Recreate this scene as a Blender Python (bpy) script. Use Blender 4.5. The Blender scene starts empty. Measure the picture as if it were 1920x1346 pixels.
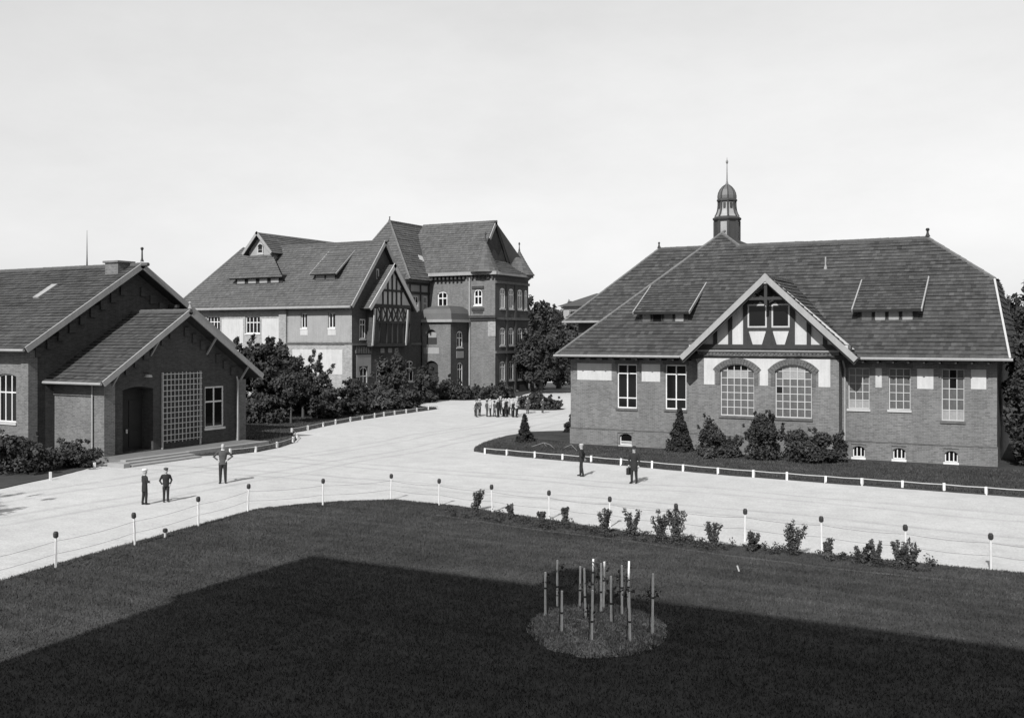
import bpy, math, random
import numpy as np
from mathutils import Vector, Matrix
from mathutils.geometry import tessellate_polygon

random.seed(7)
RNG = np.random.default_rng(11)
SC = bpy.context.scene
COL = SC.collection

# ------------------------------------------------------------------ camera
CAM_YAW = math.atan2(0.4783, 0.8782)
cam = bpy.data.cameras.new('camera')
cam.sensor_fit = 'HORIZONTAL'
cam.sensor_width = 36.0
cam.lens = 35.625
cam.shift_y = -0.02135
cam.clip_start = 0.1
cam.clip_end = 3000
cam_ob = bpy.data.objects.new('camera', cam)
cam_ob.location = (0, 0, 6.6)
cam_ob.rotation_euler = (math.pi / 2, 0, CAM_YAW)
COL.objects.link(cam_ob)
SC.camera = cam_ob

# ------------------------------------------------------------------ sky and sun
SUN_EL = math.radians(38)
SUN_H = Vector((-0.115, 0.9934)).normalized()          # horizontal travel of the light
world = bpy.data.worlds.new('World')
SC.world = world
world.use_nodes = True
wn = world.node_tree.nodes
wl = world.node_tree.links
wn.clear()
sky = wn.new('ShaderNodeTexSky')
sky.sky_type = 'NISHITA'
sky.sun_disc = False
sky.sun_elevation = SUN_EL
sky.sun_rotation = math.atan2(-SUN_H.x, -SUN_H.y)
sky.air_density = 1.0
sky.dust_density = 0.6
sky.ozone_density = 1.0
bw = wn.new('ShaderNodeSeparateColor')                 # a black and white plate of its time sees the blue light
bg = wn.new('ShaderNodeBackground')
bg.inputs['Strength'].default_value = 0.277
wo = wn.new('ShaderNodeOutputWorld')
wl.new(sky.outputs[0], bw.inputs[0])
pw = wn.new('ShaderNodeMath')                          # thin even haze: the range of the sky is narrowed
pw.operation = 'POWER'
pw.inputs[1].default_value = 0.45
wl.new(bw.outputs[2], pw.inputs[0])
tcw = wn.new('ShaderNodeTexCoord')
nz = wn.new('ShaderNodeTexNoise')                      # faint high cloud
nz.inputs['Scale'].default_value = 3.5
nz.inputs['Detail'].default_value = 7.0
nz.inputs['Roughness'].default_value = 0.62
mz = wn.new('ShaderNodeMapping')
mz.inputs['Scale'].default_value = (1, 1, 2.6)
mr = wn.new('ShaderNodeMapRange')
mr.inputs[1].default_value = 0.25
mr.inputs[2].default_value = 0.75
mr.inputs[3].default_value = 0.93
mr.inputs[4].default_value = 1.07
cm_ = wn.new('ShaderNodeMath')
cm_.operation = 'MULTIPLY'
wl.new(tcw.outputs['Generated'], mz.inputs[0])
wl.new(mz.outputs[0], nz.inputs['Vector'])
wl.new(nz.outputs[0], mr.inputs[0])
wl.new(pw.outputs[0], cm_.inputs[0])
wl.new(mr.outputs[0], cm_.inputs[1])
wl.new(cm_.outputs[0], bg.inputs[0])
wl.new(bg.outputs[0], wo.inputs[0])

sun = bpy.data.lights.new('sun', 'SUN')
sun.energy = 5.0
sun.angle = math.radians(0.5)
sun.color = (1.0, 0.995, 0.985)
sun_ob = bpy.data.objects.new('sun', sun)
d = Vector((SUN_H.x * math.cos(SUN_EL), SUN_H.y * math.cos(SUN_EL), -math.sin(SUN_EL)))
sun_ob.rotation_euler = d.to_track_quat('-Z', 'Y').to_euler()
sun_ob.location = (0, -40, 60)
COL.objects.link(sun_ob)

SC.view_settings.view_transform = 'Standard'
SC.view_settings.look = 'None'
SC.view_settings.gamma = 1.0
SC.view_settings.exposure = 0.4
SC.view_settings.use_curve_mapping = False

# ------------------------------------------------------------------ materials
ALB = 0.80                                             # all tones are set for the exposure above
def new_mat(name):
    m = bpy.data.materials.new(name)
    m.use_nodes = True
    nt = m.node_tree
    nt.nodes.clear()
    out = nt.nodes.new('ShaderNodeOutputMaterial')
    b = nt.nodes.new('ShaderNodeBsdfPrincipled')
    nt.links.new(b.outputs[0], out.inputs[0])
    return m, nt, b

def math_node(nt, op, a, b=None, c=None):
    n = nt.nodes.new('ShaderNodeMath')
    n.operation = op
    for i, x in enumerate((a, b, c)):
        if x is None:
            continue
        if isinstance(x, (int, float)):
            n.inputs[i].default_value = x
        else:
            nt.links.new(x, n.inputs[i])
    return n.outputs[0]

def noise(nt, vec, scale, detail=3, rough=0.55):
    n = nt.nodes.new('ShaderNodeTexNoise')
    n.inputs['Scale'].default_value = scale
    n.inputs['Detail'].default_value = detail
    n.inputs['Roughness'].default_value = rough
    if vec is not None:
        nt.links.new(vec, n.inputs['Vector'])
    return n.outputs[0]

def ocoord(nt):
    return nt.nodes.new('ShaderNodeTexCoord').outputs['Object']

def around(nt, x, amp):
    """noise value (centre .5) -> factor 1 +- amp"""
    return math_node(nt, 'MULTIPLY_ADD', math_node(nt, 'SUBTRACT', x, 0.5), 2 * amp * 1.8, 1.0)

def mat(name, val, rough=0.85, streak=0.0, var=0.12, scale=1.5, fine=0.12, fscale=25.0, bump=0.0, bscale=60.0, tint=0.0, spec=0.25, metal=0.0, stretch=None):
    m, nt, b = new_mat(name)
    v = ocoord(nt)
    if stretch:
        mp = nt.nodes.new('ShaderNodeMapping')
        mp.inputs['Scale'].default_value = stretch
        nt.links.new(v, mp.inputs[0])
        v = mp.outputs[0]
    f = around(nt, noise(nt, v, scale), var)
    f = math_node(nt, 'MULTIPLY', f, around(nt, noise(nt, v, fscale, 2), fine))
    if streak:                                          # rain-washed dirt running down
        mp2 = nt.nodes.new('ShaderNodeMapping')
        mp2.inputs['Scale'].default_value = (4.0, 4.0, 0.5)
        nt.links.new(v, mp2.inputs[0])
        f = math_node(nt, 'MULTIPLY', f, around(nt, noise(nt, mp2.outputs[0], 1.2, 5, 0.65), streak))
    if tint:
        a = nt.nodes.new('ShaderNodeAttribute')
        a.attribute_name = 'tint'
        f = math_node(nt, 'MULTIPLY', f, math_node(nt, 'MULTIPLY_ADD', a.outputs['Fac'], 2 * tint, 1 - tint))
    f = math_node(nt, 'MULTIPLY', f, val * ALB)
    nt.links.new(f, b.inputs['Base Color'])
    b.inputs['Roughness'].default_value = rough
    b.inputs['Specular IOR Level'].default_value = spec
    b.inputs['Metallic'].default_value = metal
    if bump:
        bp = nt.nodes.new('ShaderNodeBump')
        bp.inputs['Strength'].default_value = bump
        bp.inputs['Distance'].default_value = 0.03
        nt.links.new(noise(nt, v, bscale, 4), bp.inputs['Height'])
        nt.links.new(bp.outputs[0], b.inputs['Normal'])
    return m

def brick_mat(name, val, mortar, var=0.14):
    m, nt, b = new_mat(name)
    v = ocoord(nt)
    sp = nt.nodes.new('ShaderNodeSeparateXYZ')
    nt.links.new(v, sp.inputs[0])
    cb = nt.nodes.new('ShaderNodeCombineXYZ')
    nt.links.new(math_node(nt, 'ADD', sp.outputs[0], sp.outputs[1]), cb.inputs[0])
    nt.links.new(sp.outputs[2], cb.inputs[1])
    br = nt.nodes.new('ShaderNodeTexBrick')
    br.inputs['Scale'].default_value = 1.0
    br.inputs['Brick Width'].default_value = 0.26
    br.inputs['Row Height'].default_value = 0.085
    br.inputs['Mortar Size'].default_value = 0.011
    br.inputs['Mortar Smooth'].default_value = 0.2
    br.inputs['Bias'].default_value = 0.0
    br.inputs['Color1'].default_value = (val * ALB * 0.78,) * 3 + (1,)
    br.inputs['Color2'].default_value = (val * ALB * 1.20,) * 3 + (1,)
    br.inputs['Mortar'].default_value = (mortar * ALB,) * 3 + (1,)
    nt.links.new(cb.outputs[0], br.inputs['Vector'])
    f = around(nt, noise(nt, v, 0.55, 4, 0.6), var)
    f = math_node(nt, 'MULTIPLY', f, around(nt, noise(nt, v, 7.0, 3), 0.13))
    # rain streaks: stretched along z
    mp = nt.nodes.new('ShaderNodeMapping')
    mp.inputs['Scale'].default_value = (1.6, 1.6, 0.16)
    nt.links.new(v, mp.inputs[0])
    f = math_node(nt, 'MULTIPLY', f, around(nt, noise(nt, mp.outputs[0], 1.5, 5, 0.65), 0.16))
    bwn = nt.nodes.new('ShaderNodeRGBToBW')
    nt.links.new(br.outputs['Color'], bwn.inputs[0])
    f = math_node(nt, 'MULTIPLY', bwn.outputs[0], f)
    nt.links.new(f, b.inputs['Base Color'])
    b.inputs['Roughness'].default_value = 0.9
    b.inputs['Specular IOR Level'].default_value = 0.2
    bp = nt.nodes.new('ShaderNodeBump')
    bp.inputs['Strength'].default_value = 0.5
    bp.inputs['Distance'].default_value = 0.01
    bp.invert = True
    nt.links.new(br.outputs['Fac'], bp.inputs['Height'])
    nt.links.new(bp.outputs[0], b.inputs['Normal'])
    return m

def gravel_mat():
    m, nt, b = new_mat('gravel')
    v = ocoord(nt)
    f = around(nt, noise(nt, v, 0.12, 4, 0.6), 0.07)
    f = math_node(nt, 'MULTIPLY', f, around(nt, noise(nt, v, 0.9, 6, 0.7), 0.14))
    f = math_node(nt, 'MULTIPLY', f, around(nt, noise(nt, v, 6.0, 4, 0.7), 0.10))
    f = math_node(nt, 'MULTIPLY', f, around(nt, noise(nt, v, 14.0, 3, 0.7), 0.24))
    f = math_node(nt, 'MULTIPLY', f, around(nt, noise(nt, v, 60.0, 2, 0.7), 0.16))
    mp = nt.nodes.new('ShaderNodeMapping')           # rake and wheel lines along the drive
    mp.inputs['Scale'].default_value = (0.10, 3.2, 1)
    nt.links.new(v, mp.inputs[0])
    f = math_node(nt, 'MULTIPLY', f, around(nt, noise(nt, mp.outputs[0], 1.0, 4, 0.6), 0.05))
    sp = nt.nodes.new('ShaderNodeSeparateXYZ')       # faint cart tracks worn into the drive
    nt.links.new(v, sp.inputs[0])
    bend = math_node(nt, 'MULTIPLY', math_node(nt, 'SUBTRACT', noise(nt, v, 0.045, 2), 0.5), 7.0)
    patch = noise(nt, v, 0.35, 4, 0.65)
    for axis, places in ((1, (36.3, 37.7, 41.2, 42.6)), (0, (-38.5, -37.1, -34.2, -32.8))):
        q = math_node(nt, 'ADD', sp.outputs[axis], bend)
        for p_ in places:
            dd = math_node(nt, 'ABSOLUTE', math_node(nt, 'SUBTRACT', q, p_))
            t_ = nt.nodes.new('ShaderNodeMapRange')
            t_.interpolation_type = 'SMOOTHSTEP'
            t_.inputs[1].default_value = 0.04
            t_.inputs[2].default_value = 0.30
            t_.inputs[3].default_value = 0.26
            t_.inputs[4].default_value = 0.0
            nt.links.new(dd, t_.inputs[0])
            f = math_node(nt, 'MULTIPLY', f, math_node(nt, 'SUBTRACT', 1.0, math_node(nt, 'MULTIPLY', t_.outputs[0], patch)))
    nt.links.new(math_node(nt, 'MULTIPLY', f, 0.47 * ALB), b.inputs['Base Color'])
    b.inputs['Roughness'].default_value = 0.95
    b.inputs['Specular IOR Level'].default_value = 0.1
    bp = nt.nodes.new('ShaderNodeBump')
    bp.inputs['Strength'].default_value = 0.35
    bp.inputs['Distance'].default_value = 0.03
    nt.links.new(noise(nt, v, 22.0, 5, 0.7), bp.inputs['Height'])
    nt.links.new(bp.outputs[0], b.inputs['Normal'])
    return m

def grass_mat(name, val, tint=0.0):
    m, nt, b = new_mat(name)
    v = ocoord(nt)
    f = around(nt, noise(nt, v, 0.22, 4, 0.6), 0.30)
    f = math_node(nt, 'MULTIPLY', f, around(nt, noise(nt, v, 1.3, 5, 0.7), 0.36))
    f = math_node(nt, 'MULTIPLY', f, around(nt, noise(nt, v, 20.0, 3, 0.7), 0.22))
    mp = nt.nodes.new('ShaderNodeMapping')           # mowing strips
    mp.inputs['Scale'].default_value = (0.07, 1.5, 1)
    mp.inputs['Rotation'].default_value = (0, 0, math.radians(14))
    nt.links.new(v, mp.inputs[0])
    f = math_node(nt, 'MULTIPLY', f, around(nt, noise(nt, mp.outputs[0], 1.3, 3, 0.5), 0.26))
    if tint:
        a = nt.nodes.new('ShaderNodeAttribute')
        a.attribute_name = 'tint'
        f = math_node(nt, 'MULTIPLY', f, math_node(nt, 'MULTIPLY_ADD', a.outputs['Fac'], 2 * tint, 1 - tint))
    nt.links.new(math_node(nt, 'MULTIPLY', f, val * ALB), b.inputs['Base Color'])
    b.inputs['Roughness'].default_value = 0.95
    b.inputs['Specular IOR Level'].default_value = 0.08
    bp = nt.nodes.new('ShaderNodeBump')
    bp.inputs['Strength'].default_value = 0.7
    bp.inputs['Distance'].default_value = 0.05
    nt.links.new(noise(nt, v, 14.0, 5, 0.7), bp.inputs['Height'])
    nt.links.new(bp.outputs[0], b.inputs['Normal'])
    return m

M = {}
M['gravel'] = gravel_mat()
M['lawn'] = grass_mat('lawn_grass', 0.052)
M['blade'] = grass_mat('grass_blades', 0.060, tint=0.38)
M['field'] = grass_mat('field_grass', 0.06)
M['soil'] = mat('bed_soil', 0.045, var=0.25, scale=1.2, fine=0.3, fscale=14, bump=0.8, bscale=10)
M['bedgrass'] = mat('round_bed', 0.30, var=0.25, scale=2.2, fine=0.3, fscale=18, bump=0.8, bscale=14)
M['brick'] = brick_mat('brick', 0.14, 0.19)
M['brick_shaded'] = brick_mat('brick_shade_copy', 0.06, 0.07)  # darker copy of the brick: shade put into walls turned from the sun
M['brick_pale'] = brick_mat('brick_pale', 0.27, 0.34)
M['brick_trim'] = brick_mat('brick_trim', 0.10, 0.12)
M['brick_glazed'] = brick_mat('brick_glazed', 0.05, 0.06)
M['plaster'] = mat('lime_plaster', 0.46, streak=0.13, var=0.10, scale=0.9, fine=0.05, fscale=9, bump=0.2, bscale=30)
M['plaster_grey'] = mat('grey_plaster', 0.28, streak=0.12, var=0.10, scale=0.8, fine=0.07, fscale=8, bump=0.2, bscale=30)
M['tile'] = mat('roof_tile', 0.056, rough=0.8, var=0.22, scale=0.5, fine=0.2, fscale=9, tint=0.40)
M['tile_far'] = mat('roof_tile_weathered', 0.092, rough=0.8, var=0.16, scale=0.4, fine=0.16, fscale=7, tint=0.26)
M['tile_slate'] = mat('slate', 0.085, rough=0.65, var=0.14, scale=0.6, fine=0.12, fscale=8, tint=0.3)
M['ridge'] = mat('ridge_tile', 0.09, var=0.2, scale=2, fine=0.15, fscale=12)
M['hip'] = mat('hip_mortar', 0.13, var=0.2, scale=2, fine=0.15, fscale=12)
M['underside'] = mat('soffit_boards', 0.04, var=0.15, scale=2)
M['fascia'] = mat('painted_fascia', 0.28, streak=0.12, var=0.10, scale=1.5, fine=0.08)
M['white'] = mat('white_paint', 0.62, rough=0.6, streak=0.10, var=0.10, scale=3, fine=0.04)
M['offwhite'] = mat('aged_white_paint', 0.42, rough=0.65, var=0.10, scale=3, fine=0.06)
M['timber'] = mat('dark_timber', 0.035, rough=0.8, var=0.2, scale=3, fine=0.2, fscale=20)
M['door'] = mat('door_wood', 0.022, rough=0.6, var=0.2, scale=2)
M['glass_dark'] = mat('window_glass_dark', 0.008, rough=0.05, var=0.1, scale=1, fine=0.02, spec=0.22)
M['glass_mid'] = mat('window_glass_curtained', 0.095, rough=0.12, var=0.25, scale=1.2, fine=0.1, fscale=4, spec=0.5)
M['glass_pale'] = mat('window_glass_blind', 0.27, rough=0.15, var=0.12, scale=1.2, fine=0.08, fscale=4, spec=0.5)
M['metal'] = mat('zinc', 0.20, rough=0.5, var=0.15, scale=3, metal=0.3)
M['dark_metal'] = mat('dark_iron', 0.03, rough=0.6, var=0.15, scale=5)
M['pipe'] = mat('downpipe', 0.30, rough=0.6, var=0.12, scale=3)
M['copper'] = mat('cupola_sheet', 0.30, rough=0.5, var=0.12, scale=2, metal=0.1)
M['dome_sheet'] = mat('dome_sheet', 0.17, rough=0.35, var=0.12, scale=2, metal=0.4)
M['slate_dark'] = mat('cupola_slate', 0.05, rough=0.6, var=0.15, scale=3)
M['stone'] = mat('stone_step', 0.30, var=0.12, scale=2, fine=0.1)
M['stone_dark'] = mat('plinth_stone', 0.16, var=0.15, scale=2, fine=0.12)
M['bark'] = mat('bark', 0.07, var=0.25, scale=6, fine=0.2, bump=0.6, bscale=25)
M['whitewash'] = mat('whitewashed_stake', 0.98, var=0.12, scale=5, fine=0.1)
M['stake'] = mat('peeled_stake', 0.48, var=0.15, scale=4, fine=0.12)
M['leaf'] = mat('leaves', 0.06, rough=0.75, var=0.2, scale=0.8, fine=0.1, tint=0.6, spec=0.25)
M['leaf_dark'] = mat('dark_leaves', 0.042, rough=0.75, var=0.2, scale=0.8, fine=0.1, tint=0.6, spec=0.2)
M['leaf_light'] = mat('young_leaves', 0.055, rough=0.75, var=0.2, scale=1.5, fine=0.1, tint=0.6, spec=0.25)
M['needle'] = mat('conifer_needles', 0.028, rough=0.8, var=0.2, scale=1.5, fine=0.1, tint=0.6, spec=0.15)
M['bedcover'] = mat('bed_cover_leaves', 0.28, rough=0.8, var=0.2, scale=1.5, tint=0.5, spec=0.1)
M['bark_dry'] = mat('dry_bark', 0.20, var=0.25, scale=6, fine=0.2)
M['edging'] = mat('worn_edging', 0.075, var=0.35, scale=1.5, fine=0.3, fscale=12)
M['skin'] = mat('skin', 0.36, rough=0.6, var=0.04)
M['hair_dark'] = mat('hair_dark', 0.03, var=0.2, scale=30)
M['hair_fair'] = mat('hair_fair', 0.34, var=0.15, scale=30)
M['cloth_dark'] = mat('dark_cloth', 0.022, var=0.25, scale=6, fine=0.1)
M['cloth_mid'] = mat('grey_cloth', 0.065, var=0.2, scale=6, fine=0.1)
M['cloth_light'] = mat('light_cloth', 0.40, var=0.12, scale=6, fine=0.1)
M['cloth_white'] = mat('white_cloth', 0.66, var=0.08, scale=6, fine=0.06)
M['leather'] = mat('leather', 0.018, rough=0.5)

# ------------------------------------------------------------------ object helpers
WLOC = {}

def tag(o, label=None, cat=None, group=None, kind=None):
    if label: o['label'] = label
    if cat: o['category'] = cat
    if group: o['group'] = group
    if kind: o['kind'] = kind
    return o

def thing(name, label, cat, loc=(0, 0, 0), group=None, rotz=0.0):
    o = bpy.data.objects.new(name, None)
    o.empty_display_size = 0.3
    o.location = loc
    o.rotation_euler = (0, 0, rotz)
    COL.objects.link(o)
    WLOC[o.name] = Vector(loc)
    return tag(o, label, cat, group)

def link(name, me, parent=None, world_coords=True, loc=(0, 0, 0)):
    o = bpy.data.objects.new(name, me)
    COL.objects.link(o)
    o.location = loc
    WLOC[o.name] = Vector(loc) if world_coords else Vector((0, 0, 0))
    if parent is not None:
        o.parent = parent
        if world_coords:
            o.matrix_parent_inverse = Matrix.Translation(-WLOC[parent.name])
    return o

class MB:
    def __init__(s):
        s.v = []; s.f = []; s.t = []; s.tinted = False
    def add(s, vs, fs, t=None):
        n = len(s.v)
        s.v += [tuple(p) for p in vs]
        s.f += [tuple(i + n for i in f) for f in fs]
        s.t += [0.5 if t is None else t] * len(fs)
        if t is not None: s.tinted = True
    def quad(s, a, b, c, d, t=None):
        s.add((a, b, c, d), ((0, 1, 2, 3),), t)
    def box(s, x0, x1, y0, y1, z0, z1, t=None):
        s.add([(x0, y0, z0), (x1, y0, z0), (x1, y1, z0), (x0, y1, z0), (x0, y0, z1), (x1, y0, z1), (x1, y1, z1), (x0, y1, z1)],
              [(3, 2, 1, 0), (4, 5, 6, 7), (0, 1, 5, 4), (1, 2, 6, 5), (2, 3, 7, 6), (3, 0, 4, 7)], t)
    def obox(s, A, B, up, w, h, off=0.0):
        """bar from A to B; h along up, w across; its top edge on AB moved by off along up"""
        A = Vector(A); B = Vector(B); x = (B - A).normalized(); up = Vector(up)
        up = (up - x * up.dot(x)).normalized(); sd = x.cross(up)
        pts = []
        for P in (A, B):
            for (a, b) in ((-.5, 0), (.5, 0), (.5, -1), (-.5, -1)):
                pts.append(P + sd * (a * w) + up * (off + b * h))
        s.add(pts, [(3, 2, 1, 0), (4, 5, 6, 7), (0, 1, 5, 4), (1, 2, 6, 5), (2, 3, 7, 6), (3, 0, 4, 7)])
    def tube(s, pts, rad, n=8, cap=True, t=None):
        pts = [Vector(p) for p in pts]
        if isinstance(rad, (int, float)): rad = [rad] * len(pts)
        rings = []
        ref = Vector((0.31, 0.95, 0.05))
        for i, p in enumerate(pts):
            dr = (pts[min(i + 1, len(pts) - 1)] - pts[max(i - 1, 0)]).normalized()
            a = dr.cross(ref)
            if a.length < 1e-3: a = dr.cross(Vector((1, 0, 0)))
            a.normalize(); b = dr.cross(a)
            rings.append([p + (a * math.cos(2 * math.pi * k / n) + b * math.sin(2 * math.pi * k / n)) * rad[i] for k in range(n)])
        vs = [q for r in rings for q in r]
        fs = []
        for i in range(len(pts) - 1):
            for k in range(n):
                k2 = (k + 1) % n
                fs.append((i * n + k, i * n + k2, (i + 1) * n + k2, (i + 1) * n + k))
        if cap:
            fs.append(tuple(range(n - 1, -1, -1)))
            fs.append(tuple((len(pts) - 1) * n + k for k in range(n)))
        s.add(vs, fs, t)
    def lathe(s, c, prof, n=8, rot=0.0):
        """prof: list of (r, z)"""
        vs = []; fs = []
        for r, z in prof:
            for k in range(n):
                a = rot + 2 * math.pi * k / n
                vs.append((c[0] + r * math.cos(a), c[1] + r * math.sin(a), c[2] + z))
        for i in range(len(prof) - 1):
            for k in range(n):
                k2 = (k + 1) % n
                fs.append((i * n + k, i * n + k2, (i + 1) * n + k2, (i + 1) * n + k))
        fs.append(tuple(range(n - 1, -1, -1)))
        fs.append(tuple((len(prof) - 1) * n + k for k in range(n)))
        s.add(vs, fs)
    def rings(s, R, n=12):
        """R: list of (x, y, z, rx, ry) horizontal rings"""
        vs = []; fs = []
        for (x, y, z, rx, ry) in R:
            for k in range(n):
                a = 2 * math.pi * k / n
                vs.append((x + rx * math.cos(a), y + ry * math.sin(a), z))
        for i in range(len(R) - 1):
            for k in range(n):
                k2 = (k + 1) % n
                fs.append((i * n + k, i * n + k2, (i + 1) * n + k2, (i + 1) * n + k))
        fs.append(tuple(range(n - 1, -1, -1)))
        fs.append(tuple((len(R) - 1) * n + k for k in range(n)))
        s.add(vs, fs)
    def mesh(s, name, m, smooth=False):
        me = bpy.data.meshes.new(name)
        me.from_pydata(s.v, [], s.f)
        if m is not None: me.materials.append(M[m] if isinstance(m, str) else m)
        if s.tinted:
            at = me.attributes.new('tint', 'FLOAT', 'FACE')
            at.data.foreach_set('value', s.t)
        if smooth:
            me.polygons.foreach_set('use_smooth', [True] * len(me.polygons))
        me.update()
        return me
    def build(s, name, m, parent=None, smooth=False, **kw):
        return link(name, s.mesh(name, m, smooth), parent, **kw)

def one(name, m, parent, fn, smooth=False, **kw):
    b = MB(); fn(b)
    return b.build(name, m, parent, smooth, **kw)

# planes: axis 'v' = wall at y=const facing -y, a = x;  axis 'u' = wall at x=const facing +x, a = y
def P3(ax, c, a, z, dep=0.0):
    return (a, c + dep, z) if ax == 'v' else (c - dep, a, z)

def abox(mb, ax, c, a0, a1, z0, z1, d0, d1):
    """box on a wall plane, d positive into the building"""
    if ax == 'v': mb.box(a0, a1, c + d0, c + d1, z0, z1)
    else: mb.box(c - d1, c - d0, a0, a1, z0, z1)

def prism(mb, ax, c, poly, d0, d1):
    """closed prism of a convex 2D polygon (a,z) counterclockwise, between depths d0 (outside) and d1"""
    n = len(poly)
    vs = [P3(ax, c, a, z, d0) for a, z in poly] + [P3(ax, c, a, z, d1) for a, z in poly]
    fs = [tuple(range(n)), tuple(range(2 * n - 1, n - 1, -1))]
    for i in range(n):
        j = (i + 1) % n
        fs.append((i, i + n, j + n, j))
    mb.add(vs, fs)

def arch(a0, a1, z0, z1, rise=0.0, n=10):
    """opening outline counterclockwise; z1 = springing"""
    p = [(a0, z0), (a1, z0)]
    if rise <= 0:
        return p + [(a1, z1), (a0, z1)]
    for i in range(n + 1):
        t = i / n
        a = a1 + (a0 - a1) * t
        p.append((a, z1 + arch_h(a, a0, a1, rise)))
    return p

def arch_h(a, a0, a1, rise):
    if rise <= 0: return 0.0
    w = (a1 - a0) / 2; m = (a0 + a1) / 2
    R = (w * w + rise * rise) / (2 * rise)
    x = min(abs(a - m), w)
    return math.sqrt(max(R * R - x * x, 0)) - (R - rise)

def wall(root, ax, c, outline, holes=(), depth=0.22, m='brick', name='wall', back=True):
    loops = [list(outline)] + [list(h) for h in holes]
    vecs = [[Vector((a, z, 0)) for a, z in l] for l in loops]
    tris = tessellate_polygon(vecs)
    flat = [p for l in loops for p in l]
    mb = MB()
    vs = [P3(ax, c, a, z) for a, z in flat]
    fs = []
    for t in tris:
        A, B, C = [flat[i] for i in t]
        cr = (B[0] - A[0]) * (C[1] - A[1]) - (B[1] - A[1]) * (C[0] - A[0])
        if abs(cr) < 1e-9: continue
        fs.append(tuple(t) if cr > 0 else (t[0], t[2], t[1]))
    mb.add(vs, fs)
    for h in holes:
        n = len(h)
        for i in range(n):
            p, q = h[i], h[(i + 1) % n]
            mb.quad(P3(ax, c, *p), P3(ax, c, *q), P3(ax, c, *q, depth), P3(ax, c, *p, depth))
    return mb.build(name, m, root)

UNIT = None
def unit_cube():
    global UNIT
    if UNIT is None:
        mb = MB(); mb.box(-.5, .5, -.5, .5, -.5, .5)
        UNIT = {}
    return UNIT

def pane_mesh(m):
    u = unit_cube()
    if m not in u:
        mb = MB(); mb.box(-.5, .5, -.5, .5, -.5, .5)
        u[m] = mb.mesh('pane', m)
    return u[m]

def window(root, ax, c, a0, a1, z0, z1, rise=0.0, cols=2, rows=(), inset=0.14, fw=0.07, bw_=0.035, frame='white', glass='glass_dark', sill=True, sill_m='offwhite', glass_fn=None, vbars=None, name='window'):
    """frame with bars; every pane a child of the window. rows: heights of the glazing bars, vbars: explicit positions"""
    mb = MB()
    d0, d1 = inset, inset + 0.07
    abox(mb, ax, c, a0, a0 + fw, z0, z1, d0, d1)
    abox(mb, ax, c, a1 - fw, a1, z0, z1, d0, d1)
    abox(mb, ax, c, a0 + fw, a1 - fw, z0, z0 + fw, d0, d1)
    top = lambda a: z1 + arch_h(a, a0, a1, rise)
    if rise <= 0:
        abox(mb, ax, c, a0 + fw, a1 - fw, z1 - fw, z1, d0, d1)
    else:
        N = 10
        for i in range(N):
            p = a0 + (a1 - a0) * i / N; q = a0 + (a1 - a0) * (i + 1) / N
            prism(mb, ax, c, [(p, top(p) - fw), (q, top(q) - fw), (q, top(q)), (p, top(p))], d0, d1)
    vb = vbars if vbars is not None else [a0 + (a1 - a0) * i / cols for i in range(1, cols)]
    for x in vb:
        abox(mb, ax, c, x - bw_ / 2, x + bw_ / 2, z0 + fw, top(x) - fw, d0 + 0.008, d1 - 0.012)
    for z in rows:
        if z < z1 + 0.02:
            abox(mb, ax, c, a0 + fw, a1 - fw, z - bw_ / 2, z + bw_ / 2, d0 + 0.011, d1 - 0.009)
        else:
            h = z - z1
            w = (a1 - a0) / 2; R = (w * w + rise * rise) / (2 * rise); y = R - rise + h
            x = math.sqrt(max(R * R - y * y, 0.0)); mid = (a0 + a1) / 2
            abox(mb, ax, c, mid - x + fw * .6, mid + x - fw * .6, z - bw_ / 2, z + bw_ / 2, d0 + 0.011, d1 - 0.009)
    w = mb.build(name, frame, root)
    xs = [a0 + fw * .6] + list(vb) + [a1 - fw * .6]
    zs = [z0 + fw * .6] + sorted(rows)
    gi = 0
    for i in range(len(xs) - 1):
        for j in range(len(zs)):
            zb = zs[j]
            last = j == len(zs) - 1
            x0, x1 = xs[i], xs[i + 1]
            g = glass_fn(i, j) if glass_fn else glass
            zt0 = top(x0) - fw * .5 if last else min(zs[j + 1], top(x0) - fw * .5)
            zt1 = top(x1) - fw * .5 if last else min(zs[j + 1], top(x1) - fw * .5)
            if max(zt0, zt1) <= zb + 0.02: continue
            if abs(zt0 - zt1) < 1e-4 and rise <= 0 or (not last and min(top(x0), top(x1)) > zs[j + 1] + fw):
                o = link('pane', pane_mesh(g), w)
                o.location = P3(ax, c, (x0 + x1) / 2, (zb + zt0) / 2, inset + 0.045)
                o.scale = (x1 - x0, 0.012, zt0 - zb) if ax == 'v' else (0.012, x1 - x0, zt0 - zb)
            else:
                pb = MB()
                xm = (x0 + x1) / 2
                ztm = top(xm) - fw * .5 if last else min(zs[j + 1], top(xm) - fw * .5)
                prism(pb, ax, c, [(x0, zb), (x1, zb), (x1, max(zt1, zb + .005)), (xm, ztm), (x0, max(zt0, zb + .005))], inset + 0.039, inset + 0.051)
                pb.build('pane', g, w)
    if sill:
        sb = MB()
        abox(sb, ax, c, a0 - 0.06, a1 + 0.06, z0 - 0.13, z0 - 0.003, -0.07, inset + 0.02)
        sb.build('sill', sill_m, w)
    return w

def interval(poly, s):
    xs = []
    n = len(poly)
    for i in range(n):
        (x0, y0), (x1, y1) = poly[i], poly[(i + 1) % n]
        if (y0 - s) * (y1 - s) <= 0 and abs(y1 - y0) > 1e-9:
            xs.append(x0 + (x1 - x0) * (s - y0) / (y1 - y0))
    return (min(xs), max(xs)) if len(xs) >= 2 else None

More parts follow.
